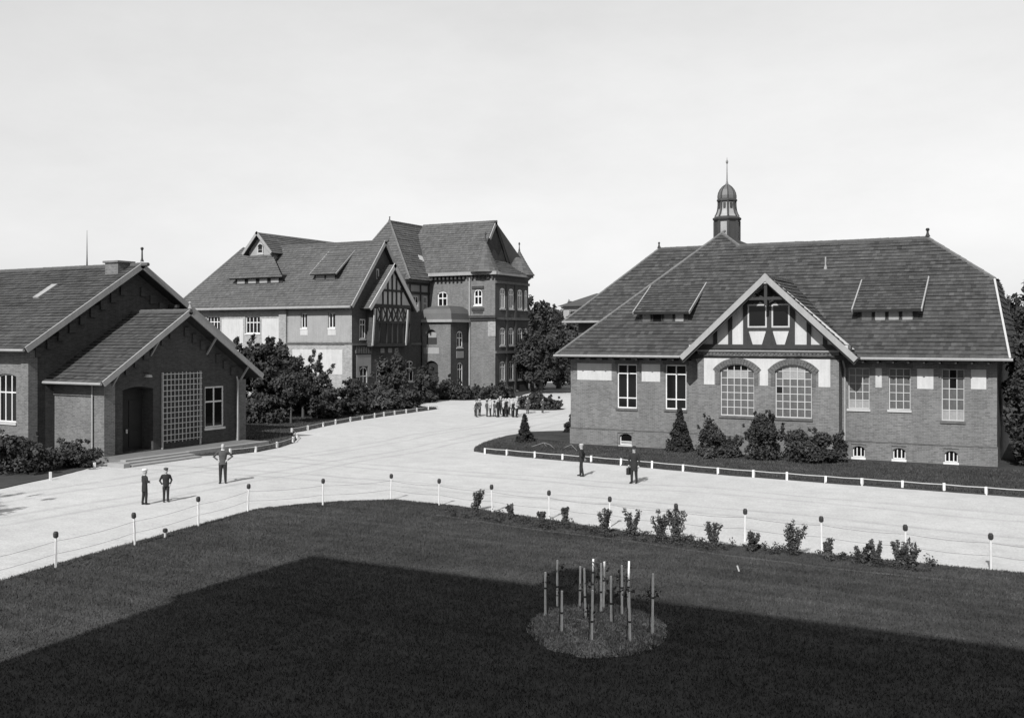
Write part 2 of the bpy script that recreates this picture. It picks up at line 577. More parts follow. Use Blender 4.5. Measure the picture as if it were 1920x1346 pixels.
def roof_face(root, pts, m='tile', course=0.30, tw=0.25, thick=0.14, lift=0.042, slab_m='underside', name='roof'):
    """pts counterclockwise seen from outside, first edge is the eave"""
    pts = [Vector(p) for p in pts]
    x = (pts[1] - pts[0]).normalized()
    nrm = (pts[1] - pts[0]).cross(pts[2] - pts[0]).normalized()
    if nrm.z < 0: nrm = -nrm
    y = nrm.cross(x)
    O = pts[0]
    poly = [((p - O).dot(x), (p - O).dot(y)) for p in pts]
    n = len(pts)
    sb = MB()
    sb.add(pts + [p - nrm * thick for p in pts], [tuple(range(n)), tuple(range(2 * n - 1, n - 1, -1))] +
           [(i, i + n, (i + 1) % n + n, (i + 1) % n) for i in range(n)])
    slab = sb.build(name, slab_m, root)
    smax = max(p[1] for p in poly)
    rows = max(1, int(round(smax / course)))
    ch = smax / rows
    tb = MB()
    rnd = random.random
    for r in range(rows):
        s0, s1 = r * ch, (r + 1) * ch
        i0 = interval(poly, max(s0, 1e-4)); i1 = interval(poly, min(s1, smax - 1e-4))
        if not i0 or not i1: continue
        L = min(i0[0], i1[0]); R = max(i0[1], i1[1])
        off = (r % 2) * tw * .5 + (rnd() - .5) * .03
        k = int(math.floor((L - off) / tw))
        rowj = (rnd() - .5) * 0.012
        wav = rnd() * 6
        while k * tw + off < R:
            xa = k * tw + off; xb = xa + tw * 0.985
            k += 1
            b0, b1 = max(xa, i0[0]), min(xb, i0[1])
            t0, t1 = max(xa, i1[0]), min(xb, i1[1])
            b0, b1 = min(b0, i0[1]), max(b1, i0[0])
            t0, t1 = min(t0, i1[1]), max(t1, i1[0])
            if b1 - b0 < 0.01 and t1 - t0 < 0.01: continue
            if b1 < b0: b0 = b1 = (b0 + b1) / 2
            if t1 < t0: t0 = t1 = (t0 + t1) / 2
            j = rowj + (rnd() - .5) * 0.014 + 0.012 * math.sin(xa * .9 + wav)
            hb = lift + 0.014 + j; ht = 0.010 + j * .3
            ds = (rnd() - .5) * 0.02 + 0.012 * math.sin(xa * .35 + r)
            A = O + x * b0 + y * (s0 + ds) + nrm * hb
            B = O + x * b1 + y * (s0 + ds) + nrm * hb
            C = O + x * t1 + y * (s1 + 0.02) + nrm * ht
            D = O + x * t0 + y * (s1 + 0.02) + nrm * ht
            A2 = O + x * b0 + y * (s0 + ds) ; B2 = O + x * b1 + y * (s0 + ds)
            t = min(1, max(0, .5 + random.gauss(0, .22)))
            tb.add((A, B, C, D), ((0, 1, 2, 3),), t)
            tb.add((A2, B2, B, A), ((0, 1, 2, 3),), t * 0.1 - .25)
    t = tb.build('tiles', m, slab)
    t['kind'] = 'stuff'
    return slab

def caps(root, segs, m='ridge', r=0.13, step=0.42, name='ridge_cap', lift=0.02):
    for A, B in segs:
        mb = MB()
        A = Vector(A) + Vector((0, 0, lift)); B = Vector(B) + Vector((0, 0, lift))
        L = (B - A).length; n = max(1, int(L / step))
        for i in range(n):
            p = A.lerp(B, i / n); q = A.lerp(B, (i + 1) / n + 0.02)
            mb.tube([p + Vector((0, 0, random.uniform(-.01, .01))), q], [r * 1.0, r * 0.86], 6)
        mb.build(name, m, root)['kind'] = 'stuff'

def bar(root, A, B, up, w, h, m, name, off=0.0):
    return one(name, m, root, lambda b: b.obox(A, B, up, w, h, off))

# ------------------------------------------------------------------ setting: ground sheets
def sheet(name, poly, z, m, thick=0.0, kind='structure', cut=0.0):
    """ground sheet; cut > 0 subdivides and wobbles the outline"""
    pts = []
    n = len(poly)
    for i in range(n):
        a = Vector(poly[i]); b = Vector(poly[(i + 1) % n])
        k = max(1, int((b - a).length / cut)) if cut else 1
        for j in range(k):
            p = a.lerp(b, j / k)
            if cut and j: p += Vector((random.uniform(-.04, .04), random.uniform(-.04, .04)))
            pts.append(p)
    tr = tessellate_polygon([[Vector((p.x, p.y, 0)) for p in pts]])
    mb = MB()
    fs = []
    for t in tr:
        A, B, C = [pts[i] for i in t]
        cr = (B.x - A.x) * (C.y - A.y) - (B.y - A.y) * (C.x - A.x)
        fs.append(tuple(t) if cr > 0 else (t[0], t[2], t[1]))
    mb.add([(p.x, p.y, z) for p in pts], fs)
    if thick:
        k = len(pts)
        for i in range(k):
            p, q = pts[i], pts[(i + 1) % k]
            mb.quad((p.x, p.y, z - thick), (q.x, q.y, z - thick), (q.x, q.y, z), (p.x, p.y, z))
    o = mb.build(name, m)
    tag(o, kind=kind)
    return o

def ellipse(cx, cy, rx, ry, n=40, j=0.0):
    return [(cx + rx * (1 + random.uniform(-j, j)) * math.cos(2 * math.pi * i / n), cy + ry * (1 + random.uniform(-j, j)) * math.sin(2 * math.pi * i / n)) for i in range(n)]

LAWN = [(-24.6, 1.0), (30, 1.0), (30, 31.9), (-0.98, 31.63), (-5.2, 31.5), (-8.0, 31.35), (-11.5, 31.6), (-17.0, 32.8), (-20.7, 33.6), (-23.77, 33.75), (-25.4, 32.4), (-26.4, 31.0), (-27.1, 29.4), (-26.4, 24.4), (-25.8, 20.4), (-25.2, 17.4)]
BED_R = [(-29.9, 50.3), (-28.0, 49.5), (-25.0, 49.0), (-20.0, 48.45), (-14.6, 47.45), (-9.5, 47.0), (-2.8, 46.7), (30, 45.0), (30, 130), (-20, 130), (-24, 70), (-28.5, 66), (-31.0, 64.0), (-32.5, 62.4), (-32.6, 59), (-31.7, 54.5), (-30.6, 51.5)]
BED_L = [(-44.7, 36.0), (-42.1, 41.0), (-40.95, 42.5), (-40.75, 44.3), (-41.2, 46.6), (-42.3, 49.2), (-43.8, 51.2), (-45.8, 53.0), (-46.6, 54.2), (-47.0, 56.0), (-48.0, 59.0), (-49.0, 63.6), (-49.6, 68.0), (-50.0, 72.6), (-50.4, 78.3), (-51.2, 79.6), (-53.5, 80.2), (-57.5, 80.6), (-60, 82), (-62, 86), (-61.5, 95), (-63, 100.5), (-110, 100.5), (-110, 36)]
BED_F = [(-44.5, 36.5), (-43.2, 34.9), (-41.9, 32.0), (-40.6, 28.2), (-40.4, 24), (-75, 24), (-75, 36.5)]
BED_C = [(-62.3, 100), (-60.5, 93.5), (-58.0, 89.6), (-54.8, 90.2), (-52.4, 93.4), (-52.2, 97), (-54.5, 103), (-58, 116), (-60, 116), (-60, 106), (-62.3, 106)]
ISLAND = ellipse(-42.6, 83.0, 2.6, 1.9, 28, 0.04)

sheet('ground', [(-900, -500), (900, -500), (900, 1600), (-900, 1600)], 0.0, 'field')
sheet('gravel_drive', [(-120, -40), (60, -40), (60, 50), (34, 62), (10, 130), (-30, 150), (-66, 150), (-120, 118)], 0.004, 'gravel', cut=3.0)
sheet('lawn', LAWN, 0.03, 'lawn', 0.03, cut=0.5)
sheet('garden_bed', BED_R, 0.05, 'lawn', 0.05, cut=0.5)
sheet('garden_bed', BED_L, 0.05, 'lawn', 0.05, cut=0.5)
sheet('garden_bed', BED_F, 0.045, 'soil', 0.05, cut=0.5)
sheet('garden_bed', BED_C, 0.05, 'soil', 0.05, cut=0.5)
sheet('garden_bed', ISLAND, 0.05, 'soil', 0.05)
# dark soil strips behind the low rails and along the lawn edge
def strip(front, w):
    fr = [Vector(p) for p in front]
    bk = []
    for i, p in enumerate(fr):
        t = (fr[min(i + 1, len(fr) - 1)] - fr[max(i - 1, 0)]).normalized()
        bk.append(p + Vector((-t.y, t.x)) * w)
    return [tuple(p) for p in fr] + [tuple(p) for p in reversed(bk)]
sheet('soil_strip', strip([(-29.4, 50.2), (-28.0, 49.58), (-25.0, 49.08), (-20.0, 48.53), (-14.6, 47.53), (-9.5, 47.08), (-2.8, 46.78), (29, 45.1)], 1.25), 0.056, 'soil', cut=0.5)
sheet('soil_strip', strip([(-41.05, 42.6), (-40.86, 44.3), (-41.3, 46.55), (-42.4, 49.1), (-43.9, 51.1), (-45.9, 52.9), (-46.7, 54.2), (-47.1, 56.0), (-48.1, 59.0), (-49.1, 63.6), (-49.7, 68.0), (-50.1, 72.6), (-50.45, 78.1)], 1.1), 0.056, 'soil', cut=0.5)
sheet('planting_strip', strip([(-2.6, 30.0), (-5.8, 29.95), (-9.5, 30.25), (-12.4, 30.75), (-16.0, 31.05), (-20.4, 31.9)], -1.05), 0.036, 'soil', cut=0.4)
sheet('mown_edging', strip([(-2.6, 29.62), (-5.8, 29.56), (-9.5, 29.9), (-12.4, 30.45), (-16.0, 30.7), (-20.4, 31.5)], -0.16), 0.034, 'edging', cut=0.4)

# low mound of the round bed
def bed_mound():
    mb = MB()
    cx, cy, R = -9.25, 20.98, 1.0
    N, K = 44, 7
    vs = [(cx, cy, 0.13)]
    for k in range(1, K + 1):
        t = k / K
        for i in range(N):
            a = 2 * math.pi * i / N
            r = R * t * (1 + (0.05 * math.sin(3 * a + 1) + random.uniform(-.025, .025)) * t)
            p_ = Vector((.905, .425)) * (1.58 * r * math.cos(a)) + Vector((-.425, .905)) * (2.1 * r * math.sin(a))
            vs.append((cx + p_.x, cy + p_.y, 0.12 * (1 - t ** 2.2) + 0.02 + random.uniform(-.02, .02) * (t < 1)))
    fs = []
    for i in range(N):
        fs.append((0, 1 + i, 1 + (i + 1) % N))
    for k in range(K - 1):
        for i in range(N):
            a = 1 + k * N + i; b = 1 + k * N + (i + 1) % N
            fs.append((a, a + N, b + N, b))
    mb.add(vs, fs)
    o = mb.build('round_flower_bed', 'bedgrass', smooth=True)
    tag(o, kind='structure')
bed_mound()

# ------------------------------------------------------------------ building behind the viewpoint: only its shadow shows
def shade_building():
    r = thing('unseen_tall_building', 'unseen tall brick building behind the viewpoint whose straight shadow edge lies across the foreground lawn', 'building', (2, -9, 0))
    x0, x1, y1, h = -16.7, 26.0, -0.9, 19.3
    holes = []
    wins = []
    for fz in (1.2, 5.2, 9.2, 13.2):
        for k in range(13):
            a = x0 + 1.6 + k * 3.1
            holes.append((a, fz, a + 1.3, fz + 2.3))
    mb = MB()
    # facade facing +y, with window recesses
    xs = sorted(set([x0, x1] + [q for h_ in holes for q in (h_[0], h_[2])]))
    zs = sorted(set([0, h] + [q for h_ in holes for q in (h_[1], h_[3])]))
    for i in range(len(xs) - 1):
        for j in range(len(zs) - 1):
            xm, zm = (xs[i] + xs[i + 1]) / 2, (zs[j] + zs[j + 1]) / 2
            inn = any(a < xm < c and b < zm < e for a, b, c, e in holes)
            dpt = y1 - (0.25 if inn else 0)
            mb.quad((xs[i + 1], dpt, zs[j]), (xs[i], dpt, zs[j]), (xs[i], dpt, zs[j + 1]), (xs[i + 1], dpt, zs[j + 1]))
            if inn:
                mb.quad((xs[i], y1, zs[j]), (xs[i], dpt, zs[j]), (xs[i], dpt, zs[j + 1]), (xs[i], y1, zs[j + 1]))
                mb.quad((xs[i + 1], dpt, zs[j]), (xs[i + 1], y1, zs[j]), (xs[i + 1], y1, zs[j + 1]), (xs[i + 1], dpt, zs[j + 1]))
    mb.quad((x0, y1, 0), (x0, -6, 0), (x0, -6, h), (x0, y1, h))
    mb.quad((x1, -6, 0), (x1, y1, 0), (x1, y1, h), (x1, -6, h))
    mb.quad((x0, -6, 0), (x1, -6, 0), (x1, -6, h), (x0, -6, h))
    mb.build('wall', 'brick', r)
    one('roof', 'tile', r, lambda b: b.add([(x0 - .3, y1 + .3, h), (x1 + .3, y1 + .3, h), (x1 + .3, -6.3, h), (x0 - .3, -6.3, h), (x0 + 6, -3.6, h + 1.6), (x1 - 6, -3.6, h + 1.6)],
                                          [(0, 1, 5, 4), (1, 2, 5), (2, 3, 4, 5), (3, 0, 4), (3, 2, 1, 0)]))
    one('chimney', 'brick', r, lambda b: (b.box(-9.2, -8.2, -2.6, -1.5, h, h + 1.9), b.lathe((-8.7, -2.05, 0), [(.62, h + 1.9), (.72, h + 2.1), (.6, h + 2.5), (.3, h + 2.8)], 12)))
shade_building()

# ------------------------------------------------------------------ helpers for houses
def shed_dormer(root, ax_u0, ax_u1, v1, zb, zt, v2, z2, lights, m='tile', glass=None, over=0.45, eave_z=None, course=0.3):
    """shed dormer on a roof that faces -y: face at v1 from zb to zt, roof joins the main slope at v2, z2"""
    dm = one('dormer', 'timber', root, lambda b: (
        b.add([(ax_u0, v1, zb), (ax_u1, v1, zb), (ax_u1, v1, zt), (ax_u0, v1, zt)], [(0, 1, 2, 3)]),
        b.add([(ax_u0, v1, zb - .3), (ax_u0, v1, zt), (ax_u0, v2, z2)], [(0, 2, 1)]),
        b.add([(ax_u1, v1, zb - .3), (ax_u1, v1, zt), (ax_u1, v2, z2)], [(0, 1, 2)])))
    k = (z2 - zt) / (v2 - v1)
    ze = zt - k * over
    roof_face(root, [(ax_u0 - .2, v1 - over, ze + .1), (ax_u1 + .2, v1 - over, ze + .1), (ax_u1 + .2, v2, z2 + .1), (ax_u0 - .2, v2, z2 + .1)], m, course=course, thick=0.1, name='dormer_roof')
    for a in (ax_u0 - .23, ax_u1 + .23):
        bar(root, (a, v1 - over - .05, ze + .16), (a, v2 + .1, z2 + .20), (0, 0, 1), 0.07, 0.16, 'fascia', 'verge_board')
    n = lights
    w = (ax_u1 - ax_u0 - 0.3) / n
    for i in range(n):
        a = ax_u0 + .15 + i * w
        g = glass[i % len(glass)] if glass else 'glass_mid'
        wd = one('window', 'timber', root, lambda b: (abox(b, 'v', v1, a, a + w - .06, zb + .05, zb + .11, -.05, .02), abox(b, 'v', v1, a, a + w - .06, zt - .1, zt - .04, -.05, .02),
             abox(b, 'v', v1, a, a + .06, zb + .11, zt - .1, -.05, .02), abox(b, 'v', v1, a + w - .12, a + w - .06, zb + .11, zt - .1, -.05, .02)))
        pn = link('pane', pane_mesh(g), wd)
        pn.location = (a + w / 2 - .03, v1 - .02, (zb + zt) / 2)
        pn.scale = (w - .16, .012, zt - zb - .2)
    return dm

def finial(root, p, h, r=0.05, m='dark_metal', ball=0.09):
    mb = MB()
    mb.lathe(p, [(r * 2.2, 0), (r * 1.4, .12), (r, .2), (r * .8, h - .2), (ball * .6, h - .16), (ball, h - .08), (ball * .6, h)], 8)
    return mb.build('finial', m, root)

def gutter(root, A, B, m='fascia', r=0.075, name='gutter'):
    return one(name, m, root, lambda b: b.tube([A, B], r, 8))

# ------------------------------------------------------------------ the brick pavilion on the right
def pavilion():
    R_ = thing('brick_pavilion', 'long low brick building with broad tiled roof, half-timbered centre gable and roof cupola', 'building', (-14.6, 60, 0))
    V = 56.7
    L, Rr = -26.75, -2.97
    zt = 5.45
    # ---- front wall, left of the bay
    w1 = (-23.67, -22.40, 2.33, 4.98); w2 = (-20.62, -19.32, 2.36, 4.98)
    c0 = (-23.50, -22.72, 0.12, 0.66)
    bl, br_ = -18.34, -10.54
    wall(R_, 'v', V, [(L, 0), (bl + .1, 0), (bl + .1, zt), (L, zt)], [arch(*w1), arch(*w2), arch(*c0, .16)], 0.24)
    w3 = (-10.23, -9.13, 2.75, 4.95); w4 = (-8.16, -7.07, 2.77, 4.95); w5 = (-5.57, -4.48, 2.28, 4.95)
    cs = [(-9.99, -9.37, 0.16, 0.62), (-7.94, -7.32, 0.17, 0.62), (-5.41, -4.79, 0.15, 0.60)]
    wall(R_, 'v', V, [(br_ - .1, 0), (Rr, 0), (Rr, zt), (br_ - .1, zt)], [arch(*w) for w in (w3, w4, w5)] + [arch(*c, .14) for c in cs], 0.24)
    # side and rear walls
    one('wall', 'brick', R_, lambda b: (b.quad((Rr, V, 0), (Rr, 70.3, 0), (Rr, 70.3, zt + 3.4), (Rr, V, zt)), b.quad((L, 66.8, 0), (L, V, 0), (L, V, zt), (L, 66.8, zt)),
                                       b.quad((Rr, 70.3, 0), (L, 70.3, 0), (L, 70.3, zt), (Rr, 70.3, zt))))
    # plinth
    def plinth(b):
        for a0, a1 in ((L - .04, -23.62), (-22.6, bl), (br_, -10.05), (-9.31, -8.0), (-7.26, -5.47), (-4.73, Rr + .04)):
            abox(b, 'v', V, a0, a1, 0, 0.98, -.045, .1)
        for a0, a1 in ((-23.62, -22.6), (-10.05, -9.31), (-8.0, -7.26), (-5.47, -4.73)):
            abox(b, 'v', V, a0, a1, 0.86, 0.98, -.045, .05)
    one('plinth', 'brick', R_, plinth)['kind'] = 'stuff'
    one('string_course', 'brick_trim', R_, lambda b: abox(b, 'v', V, L - .05, bl, 0.985, 1.05, -.065, .05))
    one('string_course', 'brick_trim', R_, lambda b: abox(b, 'v', V, br_, Rr + .05, 0.985, 1.05, -.065, .05))
    # windows with broad lights left
    for w in (w1, w2):
        window(R_, 'v', V, *w, cols=2, rows=(2.95, 4.42), fw=0.075, bw_=0.07, glass='glass_dark', sill_m='brick_trim', inset=.11)
    bl_ = lambda i, j: ('glass_dark' if (i == 1 and j in (3, 4)) else ('glass_pale' if j == 0 else 'glass_mid'))
    window(R_, 'v', V, *w3, cols=3, rows=(3.22, 3.66, 4.10, 4.54), fw=.05, bw_=.04, glass='glass_mid', frame='offwhite', sill_m='offwhite', glass_fn=lambda i, j: 'glass_pale' if j == 0 else 'glass_mid')
    window(R_, 'v', V, *w4, cols=3, rows=(3.22, 3.66, 4.10, 4.54), fw=.05, bw_=.04, glass='glass_mid', frame='offwhite', sill_m='offwhite')
    window(R_, 'v', V, *w5, cols=3, rows=(2.83, 3.38, 3.93, 4.48), fw=.05, bw_=.04, frame='offwhite', sill_m='brick_trim', glass_fn=bl_)
    for c in cs:
        window(R_, 'v', V, *c, .14, cols=3, rows=(), fw=.05, bw_=.05, glass='glass_dark', sill_m='white', inset=.12, name='cellar_window')
    window(R_, 'v', V, *c0, .16, cols=1, rows=(0.33,), fw=.05, bw_=.04, glass='glass_dark', inset=.12, glass_fn=lambda i, j: 'glass_pale' if j == 0 else 'glass_dark', name='cellar_window')
    # plaster fields between the windows
    for a0, a1, z0, z1 in ((-26.3, -24.02, 3.98, 5.0), (-22.08, -20.92, 3.96, 5.0), (-8.82, -8.5, 3.92, 4.95), (-6.74, -5.95, 3.9, 4.95), (-4.17, -3.46, 3.95, 4.95)):
        one('plaster_field', 'plaster', R_, lambda b: abox(b, 'v', V, a0, a1, z0, z1, -.012, .05))
    # brick sunk arches over windows: shallow projecting lintel
    for w in (w1, w2, w3, w4, w5):
        one('lintel', 'brick_trim', R_, lambda b: abox(b, 'v', V, w[0] - .12, w[1] + .12, 4.99, 5.22, -.03, .1))
    # ---- the bay
    B = 55.8
    b1 = (-17.03, -15.10, 2.19, 4.72); b2 = (-13.94, -11.96, 2.19, 4.72)
    RISE = .38
    wall(R_, 'v', B, [(bl, 0), (br_, 0), (br_, 5.95), (bl, 5.95)], [arch(*b1, RISE), arch(*b2, RISE)], 0.26)
    one('wall', 'brick', R_, lambda b: b.quad((br_, B, 0), (br_, V + .2, 0), (br_, V + .2, 5.9), (br_, B, 5.95)))
    one('wall', 'brick', R_, lambda b: b.quad((bl, V + .2, 0), (bl, B, 0), (bl, B, 5.95), (bl, V + .2, 5.9)))
    one('plinth', 'brick', R_, lambda b: abox(b, 'v', B, bl - .05, br_ + .05, 0, 1.0, -.05, .9))
    one('string_course', 'brick_trim', R_, lambda b: abox(b, 'v', B, bl - .06, br_ + .06, 1.003, 1.07, -.07, .9))
    gfn = lambda i, j: 'glass_pale' if (j == 5 and 0 < i < 4) else ('glass_dark' if (j == 6 and 0 < i < 4) else 'glass_mid')
    rows = [2.19 + .07 + .41 * k for k in range(1, 7)]
    window(R_, 'v', B, *b1, RISE, cols=5, rows=rows, fw=.06, bw_=.045, glass_fn=gfn, frame='offwhite', sill_m='brick_trim', inset=.13)
    gfn2 = lambda i, j: 'glass_dark' if (i == 0 and j == 3) else ('glass_pale' if (j >= 5 and 0 < i < 4) else 'glass_mid')
    window(R_, 'v', B, *b2, RISE, cols=5, rows=rows, fw=.06, bw_=.045, glass_fn=gfn2, frame='offwhite', sill_m='brick_trim', inset=.13)
    # brick arches: separate voussoirs
    for (a0, a1, z0, z1) in (b1, b2):
        m_ = (a0 + a1) / 2; w = (a1 - a0) / 2
        Rr2 = (w * w + RISE * RISE) / (2 * RISE); cz = z1 + RISE - Rr2
        th = math.asin((w + .16) / (Rr2 + .02))
        N = 17
        for k in range(N):
            t0 = -th + 2 * th * k / N + .006; t1 = -th + 2 * th * (k + 1) / N - .006
            ri, ro = Rr2 + .004, Rr2 + (.52 if k == N // 2 else .34)
            pts = [(m_ + ri * math.sin(t0), cz + ri * math.cos(t0)), (m_ + ri * math.sin(t1), cz + ri * math.cos(t1)), (m_ + ro * math.sin(t1), cz + ro * math.cos(t1)), (m_ + ro * math.sin(t0), cz + ro * math.cos(t0))]
            vb = MB(); prism(vb, 'v', B, pts, -.05, .06); vb.build('brick', 'brick_trim', R_)
        for s_ in (-1, 1):
            e = a0 if s_ < 0 else a1
            one('pilaster_strip', 'brick_trim', R_, lambda b: abox(b, 'v', B, min(e, e + s_ * .22), max(e, e + s_ * .22), 3.93, z1 + .02, -.035, .05))
    # plaster surface of the bay with its three legs
    xl, xr = -17.96, -10.98
    def plaster(b):
        top = 5.62
        def arch_top(a):
            best = None
            for (a0, a1, z0, z1) in (b1, b2):
                if a0 - .30 <= a <= a1 + .30:
                    m_ = (a0 + a1) / 2; w = (a1 - a0) / 2
                    Rr2 = (w * w + RISE * RISE) / (2 * RISE); cz = z1 + RISE - Rr2
                    return cz + math.sqrt(max((Rr2 + .3) ** 2 - (a - m_) ** 2, 0))
            return 3.92
        n = 90
        for k in range(n):
            p = xl + (xr - xl) * k / n; q = xl + (xr - xl) * (k + 1) / n
            zz = max(arch_top(p + 1e-4), arch_top(q - 1e-4)) if abs(arch_top(p + 1e-4) - arch_top(q - 1e-4)) > .5 else None
            zp, zq = (zz, zz) if zz else (arch_top(p + 1e-4), arch_top(q - 1e-4))
            b.quad(P3('v', B, p, zp, -.02), P3('v', B, q, zq, -.02), P3('v', B, q, top, -.02), P3('v', B, p, top, -.02))
            b.quad(P3('v', B, p, zp, .02), P3('v', B, q, zq, .02), P3('v', B, q, zq, -.02), P3('v', B, p, zp, -.02))
    one('plaster_field', 'plaster', R_, plaster)
    # toothed frieze and rail
    one('frieze', 'brick_trim', R_, lambda b: [abox(b, 'v', B, bl + .12 + .205 * k, bl + .24 + .205 * k, 5.60, 5.72, -.06, .03) for k in range(37)] and abox(b, 'v', B, bl, br_, 5.723, 5.80, -.08, .03))
    one('rail', 'fascia', R_, lambda b: abox(b, 'v', B, bl - .02, br_ + .02, 5.803, 5.87, -.13, .02))
    # half-timbered gable
    apz = 9.93; apu = -14.24
    T = -.10
    ge = [(-18.75, 5.95), (-9.75, 5.95), (apu, 9.95)]
    one('gable_backing', 'plaster', R_, lambda b: prism(b, 'v', B, ge, -.015, .15))
    sl = 4.43 / 4.82
    under = lambda a: apz - abs(a - apu) * sl - .30
    def beam(pts, d0=T, d1=.03):
        bb = MB(); prism(bb, 'v', B, pts, d0, d1); bb.build('beam', 'timber', R_)
    def vbeam(a, w, z0, z1=None):
        beam([(a - w / 2, z0), (a + w / 2, z0), (a + w / 2, z1 or under(a + w / 2) + .1), (a - w / 2, z1 or under(a - w / 2) + .1)])
    beam([(-18.6, 5.95), (-9.85, 5.95), (-9.85, 6.19), (-18.6, 6.19)], T - .02)
    for a, w in ((-17.29, .22), (-16.43, .22), (-15.57, .24), (-12.98, .26), (-12.1, .22), (-11.25, .22)):
        vbeam(a, w, 6.19)
    vbeam(apu, .24, 6.19, 9.3)
    beam([(-15.45, 6.98), (apu - .12, 6.98), (apu - .12, 7.11), (-15.45, 7.11)], T + .01)
    beam([(apu + .12, 6.98), (-13.11, 6.98), (-13.11, 7.11), (apu + .12, 7.11)], T + .01)
    for sgn, x0, x1 in ((-1, -15.45, apu - .12), (1, apu + .12, -13.11)):
        beam([(x0, 6.19), (x0 + .28, 6.19), (x0 + .04, 6.98), (x0, 6.98)], T + .015)
        beam([(x1 - .28, 6.19), (x1, 6.19), (x1, 6.98), (x1 - .04, 6.98)], T + .015)
        window(R_, 'v', B, x0 + .01, x1 - .01, 7.12, 8.42, cols=1, rows=(), inset=-.085, fw=.085, glass='glass_dark', sill=False, frame='offwhite')
    beam([(-15.45, 8.43), (-13.11, 8.43), (-13.11, 8.68), (-15.45, 8.68)], T - .01)
    beam([(-15.2, 8.68), (-13.3, 8.68), (apu, 9.55)], T + .02)
    for s_ in (-1, 1):   # curved braces and carved bracket under the apex
        one('brace', 'timber', R_, lambda b: b.tube([(apu + s_ * x, B - .35 - .1 * math.sin(x * 2), 8.55 + .55 * math.sin(x * 1.35)) for x in (.08, .35, .6, .85, 1.05)], [.07, .06, .055, .05, .045], 6))
    one('king_post', 'timber', R_, lambda b: b.box(apu - .08, apu + .08, 54.95, 55.1, 8.3, 9.62))
    one('collar_beam', 'timber', R_, lambda b: b.box(apu - 1.0, apu + 1.0, 54.97, 55.08, 8.62, 8.78))
    for a in (-18.45, -10.0):
        one('purlin_end', 'offwhite', R_, lambda b: b.box(a - .09, a + .09, 54.86, 55.8, 5.98, 6.16))
    one('purlin_end', 'offwhite', R_, lambda b: b.box(apu - .09, apu + .09, 54.86, 55.5, 9.5, 9.62))
    # ---- roofs
    E_, Z, k = 55.7, 5.5, 0.878
    zr = Z + k * (63.5 - E_)
    front = [(-27.3, E_, Z), (-2.3, E_, Z), (-3.27, 60.5, Z + k * (60.5 - E_)), (-6.98, 63.5, zr), (-18.1, 63.5, zr), (-19.6, 64.65, Z + k * (64.65 - E_))]
    roof_face(R_, front, 'tile', course=.31, tw=.26)
    roof_face(R_, [(-27.3, 71.1, Z), (-27.3, E_, Z), (-19.6, 64.65, Z + k * (64.65 - E_))], 'tile', course=.31, tw=.26)
    roof_face(R_, [(-2.3, E_, Z), (-2.3, 71.1, Z), (-3.27, 66.5, Z + k * (60.5 - E_)), (-3.27, 60.5, Z + k * (60.5 - E_))], 'tile', course=.31, tw=.26)
    roof_face(R_, [(-3.27, 60.5, Z + k * (60.5 - E_)), (-3.27, 66.5, Z + k * (60.5 - E_)), (-6.98, 63.5, zr)], 'tile', course=.31, tw=.26)
    one('roof', 'tile', R_, lambda b: b.add([(-2.3, 71.1, Z), (-27.3, 71.1, Z), (-19.6, 64.65, Z + k * (64.65 - E_)), (-18.1, 63.5, zr), (-6.98, 63.5, zr), (-3.27, 66.5, Z + k * (60.5 - E_))], [(0, 1, 2), (0, 2, 3), (0, 3, 4), (0, 4, 5)]))
    caps(R_, [((-6.98, 63.5, zr), (-18.1, 63.5, zr))])
    caps(R_, [((-27.3, E_, Z), (-19.6, 64.65, Z + k * (64.65 - E_))), ((-18.1, 63.5, zr), (-19.6, 64.65, Z + k * (64.65 - E_))), ((-3.27, 60.5, Z + k * (60.5 - E_)), (-6.98, 63.5, zr))], 'hip', .11)
    bar(R_, (-2.33, E_ - .05, Z + .08), (-3.3, 60.5, Z + k * (60.5 - E_) + .1), (0, -.6, .8), .10, .20, 'offwhite', 'verge_board')
    gutter(R_, (-27.4, E_ - .06, Z - .03), (-19.2, E_ - .06, Z - .03))
    gutter(R_, (-9.4, E_ - .06, Z - .03), (-2.2, E_ - .06, Z - .03))
    one('soffit', 'underside', R_, lambda b: (b.box(-27.2, bl, E_ + .02, V, 5.36, 5.40), b.box(br_, -2.4, E_ + .02, V, 5.36, 5.40)))
    # rafters' feet under the eaves
    one('rafter_feet', 'timber', R_, lambda b: [b.box(a, a + .09, E_ + .03, V - .01, 5.25, 5.355) for a in [x * .75 - 26.6 for x in range(32)] if a < bl - .2 or a > br_ + .2])
    # gable roof of the bay
    vf = 54.9
    zb, za = 5.42, 9.93
    e0, e1 = -19.10, -9.40
    vback = E_ + (za - Z) / k + .2
    roof_face(R_, [(e0, vback - 4.6, zb), (e0, vf, zb), (apu, vf, za), (apu, vback, za)], 'tile', course=.31, tw=.26)
    roof_face(R_, [(e1, vf, zb), (e1, vback - 4.6, zb), (apu, vback, za), (apu, vf, za)], 'tile', course=.31, tw=.26)
    caps(R_, [((apu, vf + .12, za - .03), (apu, vback, za - .03))])
    for e in (e0, e1):
        bar(R_, (e, vf - .05, zb + .10), (apu + (.02 if e < apu else -.02), vf - .05 + (0 if e < apu else .003), za + .13), (0, 0, 1), .09, .30, 'fascia', 'verge_board')
        one('verge_board', 'timber', R_, lambda b: b.obox((e + (.1 if e < apu else -.1), vf + .06, zb - .15), (apu, vf + .06, za - .18), (0, 0, 1), .08, .16))
    # dormers
    shed_dormer(R_, -22.75, -19.65, 58.0, 7.36, 8.22, 60.75, 9.83, 4, glass=['glass_mid', 'glass_dark', 'glass_mid', 'glass_pale'])
